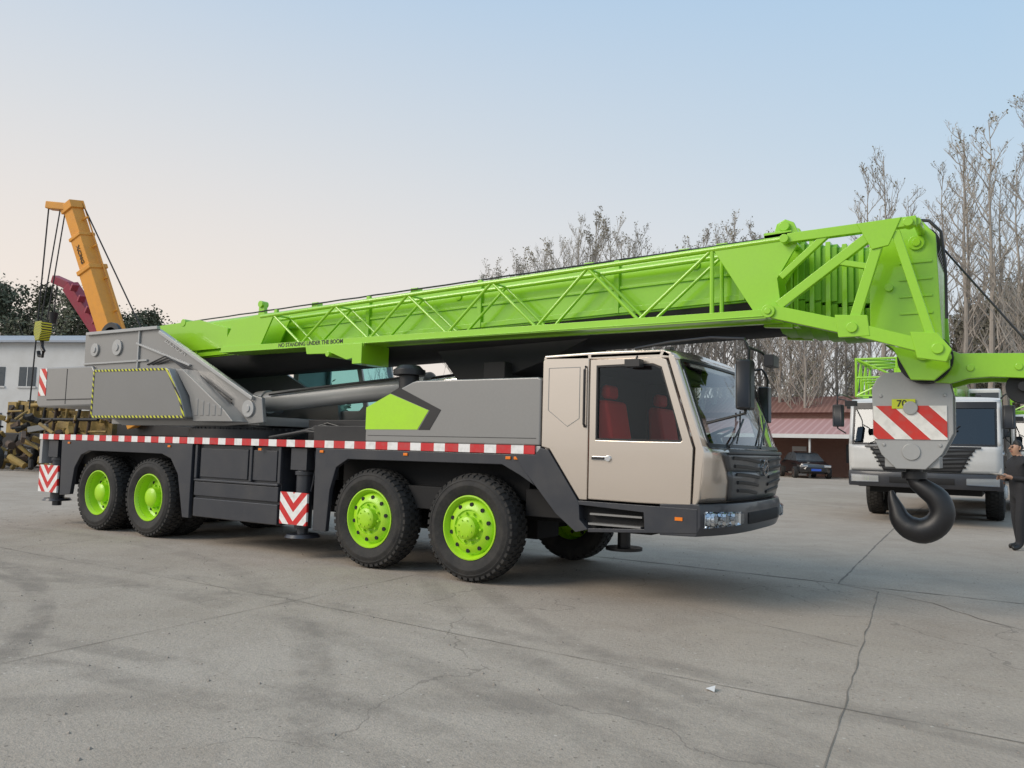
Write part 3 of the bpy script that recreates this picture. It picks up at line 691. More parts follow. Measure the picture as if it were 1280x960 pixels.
# ================================================================== ground
m, nt, bs = nodes('yard_concrete')
tc = N(nt, 'ShaderNodeTexCoord')
def noise(scale, det=6, rough=.6, vec=None, dist=0):
    n = N(nt, 'ShaderNodeTexNoise'); n.inputs['Scale'].default_value = scale; n.inputs['Detail'].default_value = det; n.inputs['Roughness'].default_value = rough; n.inputs['Distortion'].default_value = dist
    L(nt, vec or tc.outputs['Object'], n.inputs['Vector']); return n.outputs[0]
def ramp(v, stops):
    r = N(nt, 'ShaderNodeValToRGB'); L(nt, v, r.inputs[0]); e = r.color_ramp.elements
    while len(e) < len(stops): e.new(.5)
    for el, (p, c) in zip(e, stops): el.position = p; el.color = rgba(c)
    return r.outputs[0]
big = ramp(noise(.22, 8, .6, None, .6), [(.3, (.35, .30, .248)), (.5, (.395, .343, .288)), (.7, (.44, .387, .33))])
mid = ramp(noise(1.6, 10, .7, None, .8), [(.3, (.87, .855, .84)), (.55, (1, 1, 1)), (.75, (1.05, 1.045, 1.03))])
c = mixc(nt, 1.0, big, mid, 'MULTIPLY')
fine = ramp(noise(38, 10, .85), [(.34, (.68, .68, .68)), (.5, (1, 1, 1)), (.66, (1.22, 1.21, 1.19))])
c = mixc(nt, 1.0, c, fine, 'MULTIPLY')
dust = math_(nt, 'MULTIPLY', math_(nt, 'SUBTRACT', noise(.5, 9, .7, None, 1.2), .50, True), 4.0, True)
c = mixc(nt, math_(nt, 'MULTIPLY', dust, .4), c, (.45, .385, .31))
brk = noise(.9, 6, .7)
pat = noise(5, 8, .8)
for cx, cy, rad_, wd, amt in ((1.5, -13.5, 9.6, .14, .6), (1.5, -13.5, 10.0, .14, .55), (1.5, -13.5, 11.9, .14, .5), (-6, -11, 8.3, .13, .6), (-6, -11, 8.75, .13, .55), (-6, -11, 10.6, .16, .5), (9, 9, 12.6, .14, .5), (9, 9, 13.1, .14, .45), (-2, -16, 13.8, .18, .5), (-2, -16, 14.4, .18, .45), (14, -20, 18.5, .2, .4), (14, -20, 20.6, .2, .4), (-4, -7.5, 4.4, .10, .5), (-4, -7.5, 4.75, .10, .5)):
    sub = N(nt, 'ShaderNodeVectorMath', operation='DISTANCE'); L(nt, tc.outputs['Object'], sub.inputs[0]); sub.inputs[1].default_value = (cx, cy, 0)
    dd = math_(nt, 'ABSOLUTE', math_(nt, 'SUBTRACT', sub.outputs['Value'], rad_))
    f = math_(nt, 'MULTIPLY', math_(nt, 'SUBTRACT', 1.0, math_(nt, 'DIVIDE', dd, wd), True), 2.0, True)
    f = math_(nt, 'MULTIPLY', math_(nt, 'MULTIPLY', f, math_(nt, 'MULTIPLY', math_(nt, 'SUBTRACT', math_(nt, 'MULTIPLY', brk, math_(nt, 'ADD', pat, .45)), .38, True), 5, True)), amt, True)
    c = mixc(nt, f, c, (.225, .195, .165))
vor = N(nt, 'ShaderNodeTexVoronoi'); vor.inputs['Scale'].default_value = 14; L(nt, tc.outputs['Object'], vor.inputs['Vector'])
sp = math_(nt, 'MULTIPLY', math_(nt, 'LESS_THAN', vor.outputs['Distance'], .12), math_(nt, 'GREATER_THAN', noise(2.0), .48))
c = mixc(nt, math_(nt, 'MULTIPLY', sp, .6), c, (.14, .12, .10))
vo3 = N(nt, 'ShaderNodeTexVoronoi'); vo3.inputs['Scale'].default_value = 9; L(nt, tc.outputs['Object'], vo3.inputs['Vector'])
sp3 = math_(nt, 'MULTIPLY', math_(nt, 'LESS_THAN', vo3.outputs['Distance'], .08), math_(nt, 'GREATER_THAN', noise(1.3), .48))
c = mixc(nt, math_(nt, 'MULTIPLY', sp3, .6), c, (.62, .57, .50))
ns = N(nt, 'ShaderNodeTexNoise'); ns.inputs['Scale'].default_value = 1.2; ns.inputs['Detail'].default_value = 6; L(nt, tc.outputs['Object'], ns.inputs['Vector'])
vm = N(nt, 'ShaderNodeVectorMath', operation='ADD'); sc_ = N(nt, 'ShaderNodeVectorMath', operation='SCALE'); sc_.inputs[3].default_value = .9
L(nt, ns.outputs['Color'], sc_.inputs[0]); L(nt, tc.outputs['Object'], vm.inputs[0]); L(nt, sc_.outputs[0], vm.inputs[1])
v2 = N(nt, 'ShaderNodeTexVoronoi'); v2.feature = 'DISTANCE_TO_EDGE'; v2.inputs['Scale'].default_value = .30; L(nt, vm.outputs[0], v2.inputs['Vector'])
ck = math_(nt, 'MULTIPLY', math_(nt, 'LESS_THAN', v2.outputs['Distance'], .0020), math_(nt, 'GREATER_THAN', noise(.35), .46))
c = mixc(nt, math_(nt, 'MULTIPLY', ck, .45), c, (.16, .14, .12))
L(nt, c, bs.inputs['Base Color']); bs.inputs['Roughness'].default_value = .9; bs.inputs['Specular IOR Level'].default_value = .25
bp = N(nt, 'ShaderNodeBump'); bp.inputs['Strength'].default_value = .6; bp.inputs['Distance'].default_value = .02
L(nt, math_(nt, 'ADD', noise(9, 8, .7), math_(nt, 'MULTIPLY', noise(80, 3), .6)), bp.inputs['Height']); L(nt, bp.outputs[0], bs.inputs['Normal'])
b = MB(); b.add([(-400, -400, 0), (400, -400, 0), (400, 400, 0), (-400, 400, 0)], [(0, 1, 2, 3)])
tag(b.obj('ground', m, None, smooth=False), kind='structure')
JM = paint('joint_filler', (.17, .147, .123), .9, 0, .6, (.30, .262, .22), 0, 0, 3)
def crack(name, pts, w, jit):
    rng = random.Random(len(pts) * 13 + int(pts[0][0] * 10)); P = []
    for (x0, y0), (x1, y1) in zip(pts, pts[1:]):
        k = max(2, int(math.hypot(x1 - x0, y1 - y0) / .18))
        for i in range(k): t = i / k; P.append((x0 + (x1 - x0) * t + rng.uniform(-jit, jit), y0 + (y1 - y0) * t + rng.uniform(-jit, jit)))
    P.append(pts[-1]); vs = []; fs = []
    for i, p in enumerate(P):
        a = Vector(P[max(i - 1, 0)]); c = Vector(P[min(i + 1, len(P) - 1)]); d = (c - a).normalized(); n = Vector((-d.y, d.x)); ww = w * rng.uniform(.2, 1.2) / 2
        vs += [(p[0] + n.x * ww, p[1] + n.y * ww, .004), (p[0] - n.x * ww, p[1] - n.y * ww, .004)]
        if i: fs.append((2 * i - 2, 2 * i - 1, 2 * i + 1, 2 * i))
    b = MB(); b.add(vs, fs); tag(b.obj(name, JM, None, smooth=False), kind='structure')
crack('ground_joint', [(4.09, -6), (4.05, -2.8), (3.57, 2.42), (3.13, 2.68)], .010, .008)
crack('ground_joint', [(3.13, 2.70), (2.9, 7.2), (2.7, 11.8), (2.5, 20)], .024, .008)
crack('ground_joint', [(-14, 2.8), (1.0, 2.77), (3.13, 2.69), (9, 2.66)], .03, .01)
crack('ground_joint', [(-.7, -1.75), (1.16, -1.86), (3.0, -1.90), (9, -1.95)], .008, .006)
crack('ground_joint', [(-.3, -5.5), (-.45, -4.2), (-.64, -1.2), (-.7, 0)], .007, .007)
crack('ground_joint', [(-12, -1.7), (-5, -1.8), (-.7, -1.75)], .010, .008)
crack('ground_crack', [(3.57, 2.42), (4.1, 2.1), (4.5, 1.5), (5.2, 1.0)], .014, .03)
crack('ground_crack', [(2.2, .4), (3.0, .0), (3.8, -.3)], .007, .03)
b = MB(); b.add([(3.23, -2.05, .012), (3.29, -2.07, .006), (3.28, -2.02, .03), (3.24, -1.99, .008)], [(0, 1, 2, 3)]); o = b.obj('paper_scrap', WHITE, None, smooth=False); tag(o, 'small white paper scrap lying on the concrete yard', 'litter')
rg = random.Random(9); b = MB()
for k in range(900):
    x = rg.uniform(-12, 9); y = rg.uniform(-5.8, 5.5); s = rg.uniform(.003, .011)
    b.add([(x - s, y - s * .6, .001), (x + s, y - s, .001), (x + s * .7, y + s, .001), (x - s * .8, y + s * .7, .001), (x, y, .001 + s)], [(0, 1, 4), (1, 2, 4), (2, 3, 4), (3, 0, 4)])
tag(b.obj('gravel', paint('gravel_stone', (.27, .235, .20), .9, 0, .5), None, smooth=False), 'loose small stones scattered over the concrete yard', 'gravel', None, 'stuff')

# ================================================================== second crane truck(s)
def background_truck(loc, sxy, sz, rot, label):
    root = empty('crane_truck', loc, None, label, 'crane', 'white crane trucks parked side by side', rot, (sxy, sxy, sz))
    build_cab(root, WHITE, GLASSD, True)
    for x in G[:2]:
        for far in (False, True): wheel(root, x, W if far else 0, far, True, False, WRF)
    b = MB(); b.box(-9, 1.2, .3, 2.2, .6, 1.3); b.box(.5, 2.2, .32, 2.18, .55, .98); b.obj('chassis', VOID, root)
    b = MB(); b.box(-9, .84, 0, 2.5, 1.36, 1.43); b.box(-1.5, .84, 0, 2.5, 1.43, 2.1); b.obj('deck', GREYL, root, .01)
    b = MB(); b.box(-7, .9, 1.0, 1.7, 2.55, 3.1); b.box(.9, 1.6, .95, 1.75, 2.5, 3.15)
    for k in range(4): b.box(1.1 + k * .13, 1.14 + k * .13, .93, 1.77, 2.45, 3.17)
    b.obj('boom', GREEN, root, .01)
    b = MB(); X0 = -.3; X1 = 1.6
    for (y, z) in ((.0, 2.45), (.0, 3.2), (.75, 2.45), (.75, 3.2)): b.cyl((X0, y, z), (X1, y, z), .03, n=8)
    xs = [X1 - k * .63 for k in range(4)]
    for i, x in enumerate(xs):
        for p, q in (((0, 2.45), (0, 3.2)), ((0, 3.2), (.75, 3.2)), ((.75, 3.2), (.75, 2.45)), ((.75, 2.45), (0, 2.45)), ((0, 2.82), (.75, 2.82))): b.cyl((x, p[0], p[1]), (x, q[0], q[1]), .024, n=6)
        if i: b.cyl((xs[i - 1], 0, 2.45), (x, 0, 3.2), .02, n=6); b.cyl((xs[i - 1], 0, 3.2), (x, .75, 3.2), .02, n=6)
    b.cyl((X1, 0, 2.45), (X1, .75, 2.82), .022, n=6); b.cyl((X1, .75, 2.82), (X1, 0, 3.2), .022, n=6)
    b.box(X1 - .05, X1 + .02, .7, .95, 2.6, 3.0)
    b.obj('lattice_jib', GREEN, root)
    b = MB(); b.box(-4.9, -3.4, 1.75, 2.45, 1.5, 2.95); oc = b.obj('operator_cab', WHITE, root, .05)
    b = MB(); b.box(-3.42, -3.38, 1.8, 2.4, 2.2, 2.85); b.obj('cab_window', GLASSD, oc)
    return root
background_truck((1.66, 15.3, 0), 1.17, 1.17, R(-90), 'white crane truck with black grille and green lattice jib')
background_truck((4.76, 22.4, 0), 1.17, 1.17, R(-90), 'white crane truck parked behind another crane truck')

# ================================================================== orange crane and red crane behind
OC = empty('crane_truck', (-24, 10, 0), None, 'orange truck crane with raised boom and hanging hook', 'crane')
def rel(b, name, mats, par, bevel=0):
    o = b.obj(name, mats, par, bevel); o.matrix_parent_inverse = Matrix.Translation(-Vector(par.location)); return o
b = MB()
p0 = Vector((-23.3, 10.95, 1.9)); p1 = Vector((-26.0, 9.2, 10.3))
d = (p1 - p0).normalized()
def q(t): return p0 + (p1 - p0) * t
b.beam(q(0), q(.72), .68, .80); b.beam(q(.70), q(.86), .58, .68); b.beam(q(.84), q(1.0), .48, .58)
b.beam(q(.70), q(.72), .78, .90); b.beam(q(.855), q(.87), .66, .76); b.beam(q(.985), q(1.02), .6, .74); b.beam(q(1.0), q(1.0) + Vector((-.9, -.45, .1)), .45, .28)
rel(b, 'boom', ORNG, OC, .03)
b = MB()
b.cyl(q(.3) + Vector((.6, .1, .1)), q(1) + Vector((.3, .2, .3)), .03, n=6)
for t in (.5, .65, .8, .93): b.cyl(q(t), q(t) + Vector((.55, .1, .2)), .04, n=8)
rel(b, 'boom_fitting', ORNG, OC)
b = MB()
hd_ = q(1.0) + Vector((-.9, -.45, .1))
b.tube([hd_, hd_ + Vector((-.1, -.1, -8))], .03, 6); b.tube([hd_ + Vector((.5, .2, 0)), hd_ + Vector((.05, 0, -4.6))], .025, 6); b.tube([hd_ + Vector((.7, .3, 0)), hd_ + Vector((.3, .1, -4.6))], .025, 6)
b.tube([q(1) + Vector((.3, .2, .2)), q(.35) + Vector((1.2, .4, .4))], .03, 6)
rel(b, 'wire_rope', BLACK, OC)
b = MB(); c0 = hd_ + Vector((.15, .05, -5.0)); b.prism([(c0.x - .25, c0.z + .4), (c0.x + .25, c0.z + .4), (c0.x + .3, c0.z), (c0.x + .15, c0.z - .35), (c0.x - .15, c0.z - .35), (c0.x - .3, c0.z)], c0.y - .2, c0.y + .2); rel(b, 'hook_block', HAZ, OC, .03)
b = MB(); b.tube([(c0.x, c0.y, c0.z - .35), (c0.x + .05, c0.y, c0.z - .6), (c0.x + .2, c0.y, c0.z - .75), (c0.x + .1, c0.y, c0.z - .95), (c0.x - .12, c0.y, c0.z - .92), (c0.x - .2, c0.y, c0.z - .75)], .07, 10); rel(b, 'hook', BLACK, OC)
o = text('lettering', 'XCMG', .26, FDTX, None, (0, 0, 0), (0, 0, 0), 0, .01, .003)
u = d
yv = (Vector((0, 1, 0)) - u * u.y).normalized(); fn = -yv; w_ = fn.cross(-u)
mt = Matrix(((-u.x, w_.x, fn.x, 0), (-u.y, w_.y, fn.y, 0), (-u.z, w_.z, fn.z, 0), (0, 0, 0, 1)))
pos = q(.78) + fn * .305
o.matrix_world = Matrix.Translation(pos - Vector(OC.location)) @ mt; o.parent = OC
b = MB()
b.box(-34, -20, 10.9, 13.3, .8, 1.5); b.box(-25, -20, 11.0, 13.2, 1.5, 2.4)
rel(b, 'chassis', BLACK, OC, .03)
rg = random.Random(3)
b = MB(); b.box(-31.0, -26, 11.4, 13.0, 1.5, 2.5, 0)
b.box(-33.8, -31.8, 11.0, 13.0, 1.5, 2.9, 0); b.box(-33.6, -32.3, 10.93, 11.0, 2.0, 2.75, 1)
for k in range(6): b.cyl((-31.4 + k * .9, 10.9, 1.5), (-31.1 + k * .9, 10.9, 2.9 + .2 * (k % 2)), .07, n=8, mat=(0, 1, 3)[k % 3])
b.cyl((-31.5, 10.8, 2.7), (-26, 10.8, 2.9), .09, n=10, mat=0); b.cyl((-31.5, 10.8, 2.1), (-26, 10.8, 2.1), .07, n=10, mat=1)
b.lathe([(.1, -.3), (.45, -.3), (.45, -.22), (.25, -.2), (.25, .2), (.45, .22), (.45, .3), (.1, .3)], 24, 3, (-28.2, 10.9, 3.0))
for k in range(60):
    x = rg.uniform(-33.5, -25.5); z = rg.uniform(1.3, 3.0); y1 = rg.uniform(10.7, 11.3)
    if k % 2: b.box(x, x + rg.uniform(.08, .25), y1, y1 + rg.uniform(.1, .3), z, z + rg.uniform(.08, .35), rg.choice((0, 0, 1, 3)))
    else: b.cyl((x, y1, z), (x + rg.uniform(-1.0, 1.0), y1 + rg.uniform(-.1, .3), z + rg.uniform(-.3, .4)), rg.uniform(.025, .06), n=8, mat=rg.choice((0, 0, 3)))
rel(b, 'superstructure', [DIRTY, BLACK, GREYL, RUST], OC, .02)
for x in (-33.2, -31.7, -27.2, -25.6):
    w = empty('wheel', (x + 24, .9, .66), OC, scale=(1.18,) * 3)
    for nm, s in (('tyre', TY), ('rim', WRF)):
        t = dup(s, w, (0, 0, 0)); t.name = nm
b = MB()
for x, y, z in ((-33.9, 8.6, .5), (-32.9, 8.5, .5), (-31.8, 8.7, .5), (-30.9, 8.9, .5), (-29.3, 8.6, .45), (-33.4, 8.9, 1.35)):
    b.lathe([(.24, -.13), (.44, -.15), (.50, -.1), (.50, .1), (.44, .15), (.24, .13)], 26, 1, (x, y, z))
for k in range(130):
    x = rg.uniform(-34, -24.5); y = rg.uniform(8.9, 10.0); hmax = 2.1 * (1 - abs(x + 29.5) / 8.5) + .4
    z = rg.uniform(.1, hmax); s = rg.uniform(.05, .22)
    if k % 3: b.cyl((x, y, z), (x + rg.uniform(-1.1, 1.1), y + rg.uniform(-.4, .4), max(.1, z + rg.uniform(-.4, .5))), s * .7, n=10, mat=rg.choice((0, 0, 1, 3)))
    else: b.beam((x, y, z), (x + rg.uniform(-.9, .9), y + rg.uniform(-.4, .4), max(.1, z + rg.uniform(-.3, .3))), s, s * 1.6, rg.choice((0, 0, 2, 3)))
tag(b.obj('scrap_heap', [DIRTY, RUBBER, GREYD, RUST], None, .0), 'heap of worn black tyres and yellow machine parts', 'scrap', None, 'stuff')
RC = empty('crane_boom', (-28, 12.5, 0), None, 'crimson crane with raised boom standing behind the orange crane', 'crane')
b = MB(); a0 = Vector((-26.9, 13.2, 3.2)); a1 = Vector((-30.0, 11.4, 8.0)); b.beam(a0, a1, .5, .55); b.beam(a1, a1 + (a1 - a0).normalized() * .5 + Vector((-.4, -.2, -.1)), .4, .35)
for k in range(6): b.beam(a0.lerp(a1, .4 + k * .1) + Vector((.2, -.3, .2)), a0.lerp(a1, .42 + k * .1) + Vector((.5, -.3, .35)), .3, .12)
rel(b, 'boom', CRIM, RC, .03)
b = MB(); b.box(-29, -26, 14.2, 16.5, .6, 3.2); b.box(-28.5, -26.5, 12.9, 14.2, .6, 3.6); rel(b, 'superstructure', CRIM, RC, .05)
b = MB(); e0 = a1 + Vector((-.5, -.3, .1)); b.tube([e0, e0 + Vector((-.1, 0, -1.4))], .03); b.cyl(e0 + Vector((-.1, 0, -1.3)), e0 + Vector((-.1, 0, -1.8)), .2, .12); rel(b, 'hook', BLACK, RC)

# ================================================================== buildings
BWALL = paint('whitewashed_wall', (.58, .575, .565), .85, 0, .5, (.42, .40, .37), 0, 0, .5)
BROOF = paint('warehouse_roof', (.33, .36, .41), .7, 0, .4, (.24, .22, .2), 0, 0, .4)
WIN = paint('window_pane', (.05, .06, .07), .3, 0, .3, (.12, .12, .12))
WB = empty('warehouse', (-60, 24, 0), None, 'long white warehouse with dark windows and low roof', 'building', rot=R(22))
b = MB(); b.box(-16, 11, 0, 14, 0, 8.6)
b.obj('wall', BWALL, WB)
b = MB(); b.loft([[(x, -.5, 8.603), (x, -.5, 8.75), (x, 7, 10.2), (x, 14.5, 8.75), (x, 14.5, 8.603)] for x in (-16.4, 11.4)]); b.obj('roof', BROOF, WB)
for k in (0, 2, 4, 5, 8):
    for z in (1.6, 5.2):
        b = MB(); b.box(-14.4 + k * 2.8, -12.9 + k * 2.8, -.04, .0, z, z + 1.5, 0); b.box(-14.5 + k * 2.8, -12.8 + k * 2.8, -.10, .02, z - .12, z - .005, 1)
        b.box(-13.68 + k * 2.8, -13.62 + k * 2.8, -.06, -.041, z, z + 1.5, 1)
        b.obj('window', [WIN, BWALL], WB)
BRICK, nt, bs = nodes('red_brick')
tc = N(nt, 'ShaderNodeTexCoord'); br = N(nt, 'ShaderNodeTexBrick'); br.inputs['Scale'].default_value = 4; br.inputs['Color1'].default_value = (.24, .11, .08, 1); br.inputs['Color2'].default_value = (.30, .15, .11, 1); br.inputs['Mortar'].default_value = (.34, .30, .27, 1)
mp = N(nt, 'ShaderNodeMapping'); mp.inputs['Rotation'].default_value = (R(90), 0, 0); L(nt, tc.outputs['Object'], mp.inputs[0]); L(nt, mp.outputs[0], br.inputs[0]); L(nt, br.outputs[0], bs.inputs['Base Color']); bs.inputs['Roughness'].default_value = .9
TILE = stripes('red_roof_tiles', (.19, .09, .07), (.25, .13, .105), 1, 0, 1 / .35, .6, rough=.9)
TIN = stripes('pink_roof_sheet', (.44, .25, .24), (.52, .33, .32), 1, 0, 1 / .5, .7, rough=.75)
SHD = empty('brick_building', (-5.5, 50, 0), None, 'low red brick building with tiled roof and open carport', 'building')
b = MB(); b.box(-16, 9, 3, 10, 0, 4.55); b.obj('wall', BRICK, SHD)
b = MB(); b.loft([[(x, 2.4, 4.555), (x, 6.5, 6.0), (x, 10.6, 4.555)] for x in (-16.5, 9.5)]); b.obj('roof', TILE, SHD)
b = MB(); b.loft([[(x, -2.6, 2.75), (x, 2.9, 4.05), (x, 2.9, 4.15), (x, -2.6, 2.87)] for x in (-16, 8)]); b.obj('carport_roof', TIN, SHD)
b = MB(); b.box(-16, 8, -2.72, -2.605, 2.6, 2.86); b.obj('fascia', WHITE, SHD)
for k in range(9):
    b = MB(); b.cyl((-15.8 + k * 2.95, -2.4, 0), (-15.8 + k * 2.95, -2.4, 2.75), .07, n=10); b.obj('post', WHITE, SHD)
for x in (-10, -6.5, 0.3, 4.5):
    b = MB(); b.box(x, x + 1.5, 2.95, 3.0, 1.0, 2.3); b.obj('window', WIN, SHD)
for x in (-3.4, 2.6):
    b = MB(); b.box(x, x + 1.0, 2.95, 3.0, 0, 2.1); b.obj('door', WHITE, SHD)
CARP = paint('black_car_paint', (.010, .010, .012), .2, .2, .05, (.04, .04, .04), 1)
CAR = empty('parked_car', (-6.9, 47.6, 0), None, 'black saloon car parked under the red carport roof', 'car', rot=R(-62), scale=(1.15,) * 3)
b = MB()
st = [(-2.25, .45, .72, .62), (-2.2, .35, .95, .80), (-1.5, .25, 1.0, .88), (0, .22, .98, .90), (1.2, .25, .95, .88), (2.0, .30, .82, .82), (2.25, .40, .62, .6)]
secs = []
for x, zl, zt, hw in st: secs.append([(x, -hw, zl + .1), (x, -hw * .98, zt - .12), (x, -hw * .86, zt), (x, hw * .86, zt), (x, hw * .98, zt - .12), (x, hw, zl + .1), (x, hw * .9, zl), (x, -hw * .9, zl)])
b.loft(secs); b.obj('body', CARP, CAR, .03)
b = MB(); secs = []
for x, zt, hw in ((-1.75, .98, .72), (-1.05, 1.40, .62), (-.1, 1.46, .62), (.45, 1.38, .62), (1.15, .98, .74)): secs.append([(x, -.76, .96), (x, -hw, zt), (x, hw, zt), (x, .76, .96)])
b.loft(secs); b.obj('cabin_glass', WIN, CAR, .02)
b = MB()
b.loft([[(x, -.60, z), (x, -.5, z + .035), (x, .5, z + .035), (x, .60, z)] for x, z in ((-1.1, 1.40), (-.1, 1.465), (.5, 1.385))]); b.obj('roof', CARP, CAR)
for x in (-1.35, 1.4):
    for y in (-.9, .9):
        b = MB(); b.cyl((x, y - .1, .32), (x, y + .1, .32), .32, n=24); b.cyl((x, y - .105, .32), (x, y + .105, .32), .2, n=16, mat=1); b.obj('wheel', [RUBBER, CHROME], CAR)
for y in (-.62, .62):
    b = MB(); b.box(2.12, 2.24, y - .18, y + .18, .62, .74); b.obj('headlight', CHROME, CAR, .02)
    b = MB(); b.box(-2.27, -2.2, y - .18, y + .18, .72, .86); b.obj('tail_light', CRIM, CAR, .02)
b = MB(); b.box(2.235, 2.27, -.26, .26, .42, .54); b.obj('number_plate', paint('plate_blue', (.03, .1, .5), .4), CAR)

# ================================================================== trees
BARK = paint('poplar_bark', (.33, .30, .265), .9, 0, .4, (.18, .16, .14), 0, .3)
TWIG = paint('hazed_twig_bark', (.33, .30, .265), .9, 0, .3, (.38, .34, .29))  # twig colour lightened to stand in for distance haze
def leafmat(name, a, c):
    m, nt, bs = nodes(name); g = N(nt, 'ShaderNodeNewGeometry'); tcc = N(nt, 'ShaderNodeTexCoord')
    n = N(nt, 'ShaderNodeTexNoise'); n.inputs['Scale'].default_value = .8; n.inputs['Detail'].default_value = 5; L(nt, tcc.outputs['Object'], n.inputs[0])
    f = math_(nt, 'ADD', math_(nt, 'MULTIPLY', g.outputs['Random Per Island'], .5), math_(nt, 'MULTIPLY', n.outputs[0], .6), True)
    L(nt, mixc(nt, f, a, c), bs.inputs['Base Color']); bs.inputs['Roughness'].default_value = .8; return m
LEAFA = leafmat('hazed_autumn_leaf', (.16, .14, .085), (.26, .225, .14))  # aerial haze put into the leaf colour, paler than plain autumn leaves
LEAFB = leafmat('hazed_dull_leaf', (.17, .165, .12), (.29, .26, .19))  # pale base colour includes painted haze for the far trees
LEAFC = leafmat('green_leaf', (.06, .075, .05), (.13, .135, .08))
def tube3(V, F, p, q_, r0, r1, n=3):
    d = (q_ - p).normalized(); a = d.orthogonal().normalized(); c = d.cross(a); o = len(V)
    for P, r in ((p, r0), (q_, r1)):
        for i in range(n): t = 2 * math.pi * i / n; V.append(P + a * math.cos(t) * r + c * math.sin(t) * r)
    for i in range(n): F.append((o + i, o + (i + 1) % n, o + n + (i + 1) % n, o + n + i))
def make_tree(seed, H, spread, nprim, leafn, leafs, leafm, low=.22, sub=(7, 5), lp=.8, jit=.35):
    rng = random.Random(seed); tv = []; tf = []; V = []; F = []; LV = []; LF = []
    pts = []; x = y = 0; HT = H * .93
    for i in range(11):
        pts.append(Vector((x, y, HT * i / 10))); x += rng.uniform(-.1, .1) * H / 18; y += rng.uniform(-.1, .1) * H / 18
    for i in range(10):
        tube3(tv, tf, pts[i], pts[i + 1], .15 * (1 - i / 10.3) * H / 16, .15 * (1 - (i + 1) / 10.3) * H / 16 + .01, 8)
    def leaf(p, k):
        for _ in range(k):
            c = p + Vector((rng.gauss(0, jit), rng.gauss(0, jit), rng.gauss(0, jit))); s = leafs * rng.uniform(.6, 1.3)
            a = Vector((rng.gauss(0, 1), rng.gauss(0, 1), rng.gauss(0, 1))).normalized(); e = a.orthogonal().normalized(); o = len(LV)
            LV.extend([c - a * s, c + e * s * .6, c + a * s, c - e * s * .6]); LF.append((o, o + 1, o + 2, o + 3))
    def br(p, dr, ln, r, lvl):
        segs = 3; cur = p; dd = dr.copy(); P = [p]
        for k in range(segs):
            nx = cur + dd * ln / segs
            tube3(V, F, cur, nx, r * (1 - k / segs * .7), r * (1 - (k + 1) / segs * .7), 4 if lvl == 0 else 3); cur = nx; P.append(cur)
            dd = (dd + Vector((rng.uniform(-.2, .2), rng.uniform(-.2, .2), rng.uniform(0, .28)))).normalized()
        if lvl < 2:
            for k in range(sub[lvl]):
                t = rng.uniform(.2, 1) * segs; i = min(int(t), segs - 1); pp = P[i].lerp(P[i + 1], t - i)
                nd = (dd + Vector((rng.uniform(-.8, .8), rng.uniform(-.8, .8), rng.uniform(-.1, .7)))).normalized()
                br(pp, nd, ln * rng.uniform(.3, .5), max(r * .45, .009), lvl + 1)
        else: leaf(cur, leafn if rng.random() < lp else 0)
    for k in range(nprim):
        t = low + (1 - low) * (k / nprim) ** .9; i = min(int(t * 10), 9); p = pts[i].lerp(pts[i + 1], t * 10 - i)
        an = rng.uniform(0, 6.28); el = rng.uniform(.55, 1.1)
        ln = H * spread * (1.12 - t) * rng.uniform(.6, 1.15) + .6
        br(p, Vector((math.cos(an), math.sin(an), el * 1.6)).normalized(), ln, .042 * (1.2 - t) * H / 16 + .012, 0)
    def mk(nm, v, f, mats, mi=None):
        me = bpy.data.meshes.new(nm); me.from_pydata([tuple(p) for p in v], [], f)
        for m_ in mats: me.materials.append(m_)
        if mi: me.polygons.foreach_set('material_index', mi)
        return me
    T_ = mk('trunk', tv, tf, [BARK]); nb = len(V)
    C_ = mk('crown', V + LV, F + [tuple(i + nb for i in f) for f in LF], [TWIG, leafm], [0] * len(F) + [1] * len(LF))
    return T_, C_, H
VAR = [make_tree(1, 18, .27, 34, 1, .07, LEAFA, .2, (7, 5), .6, .06), make_tree(2, 18, .23, 36, 1, .065, LEAFA, .2, (7, 5), .6, .06), make_tree(3, 18, .29, 32, 1, .07, LEAFA, .2, (7, 5), .6, .06)]
SPA = [make_tree(31, 18, .20, 28, 1, .06, LEAFA, .25, (6, 5), .3, .05), make_tree(32, 18, .18, 30, 1, .06, LEAFA, .25, (6, 5), .3, .05), make_tree(33, 18, .22, 26, 1, .06, LEAFA, .3, (6, 5), .3, .05)]
DEN = [make_tree(11, 15, .36, 32, 5, .15, LEAFB, .12), make_tree(12, 15, .40, 30, 5, .16, LEAFB, .12)]
DEG = [make_tree(21, 15, .36, 32, 6, .17, LEAFC, .12)]
def plant(var, x, y, h, name, label, group):
    Tm, Cm, H = var
    e = empty(name, (x, y, 0), None, label, 'tree', group, random.random() * 6.28, (h / H * random.uniform(.9, 1.1),) * 2 + (h / H,))
    for nm, me in (('trunk', Tm), ('crown', Cm)):
        o = bpy.data.objects.new(nm, me); COL.objects.link(o); o.parent = e
PL = 'tall nearly bare poplar with upswept twigs behind the yard'
prof_ = ((480, 13.5), (560, 13.5), (585, 15), (612, 16.5), (638, 17.6), (662, 19), (690, 20), (716, 20.5), (742, 20.8), (768, 20.8), (792, 20), (818, 18.8), (845, 18.8), (872, 19.5), (900, 21.3), (928, 21), (955, 19.5), (990, 19), (1030, 18.5), (1060, 18))
def hat(u):
    for (a, ha), (c, hc) in zip(prof_, prof_[1:]):
        if a <= u <= c: return ha + (hc - ha) * (u - a) / (c - a)
    return 14
us = [488] + [583 + i * 13.5 + random.uniform(-5, 5) for i in range(35)]
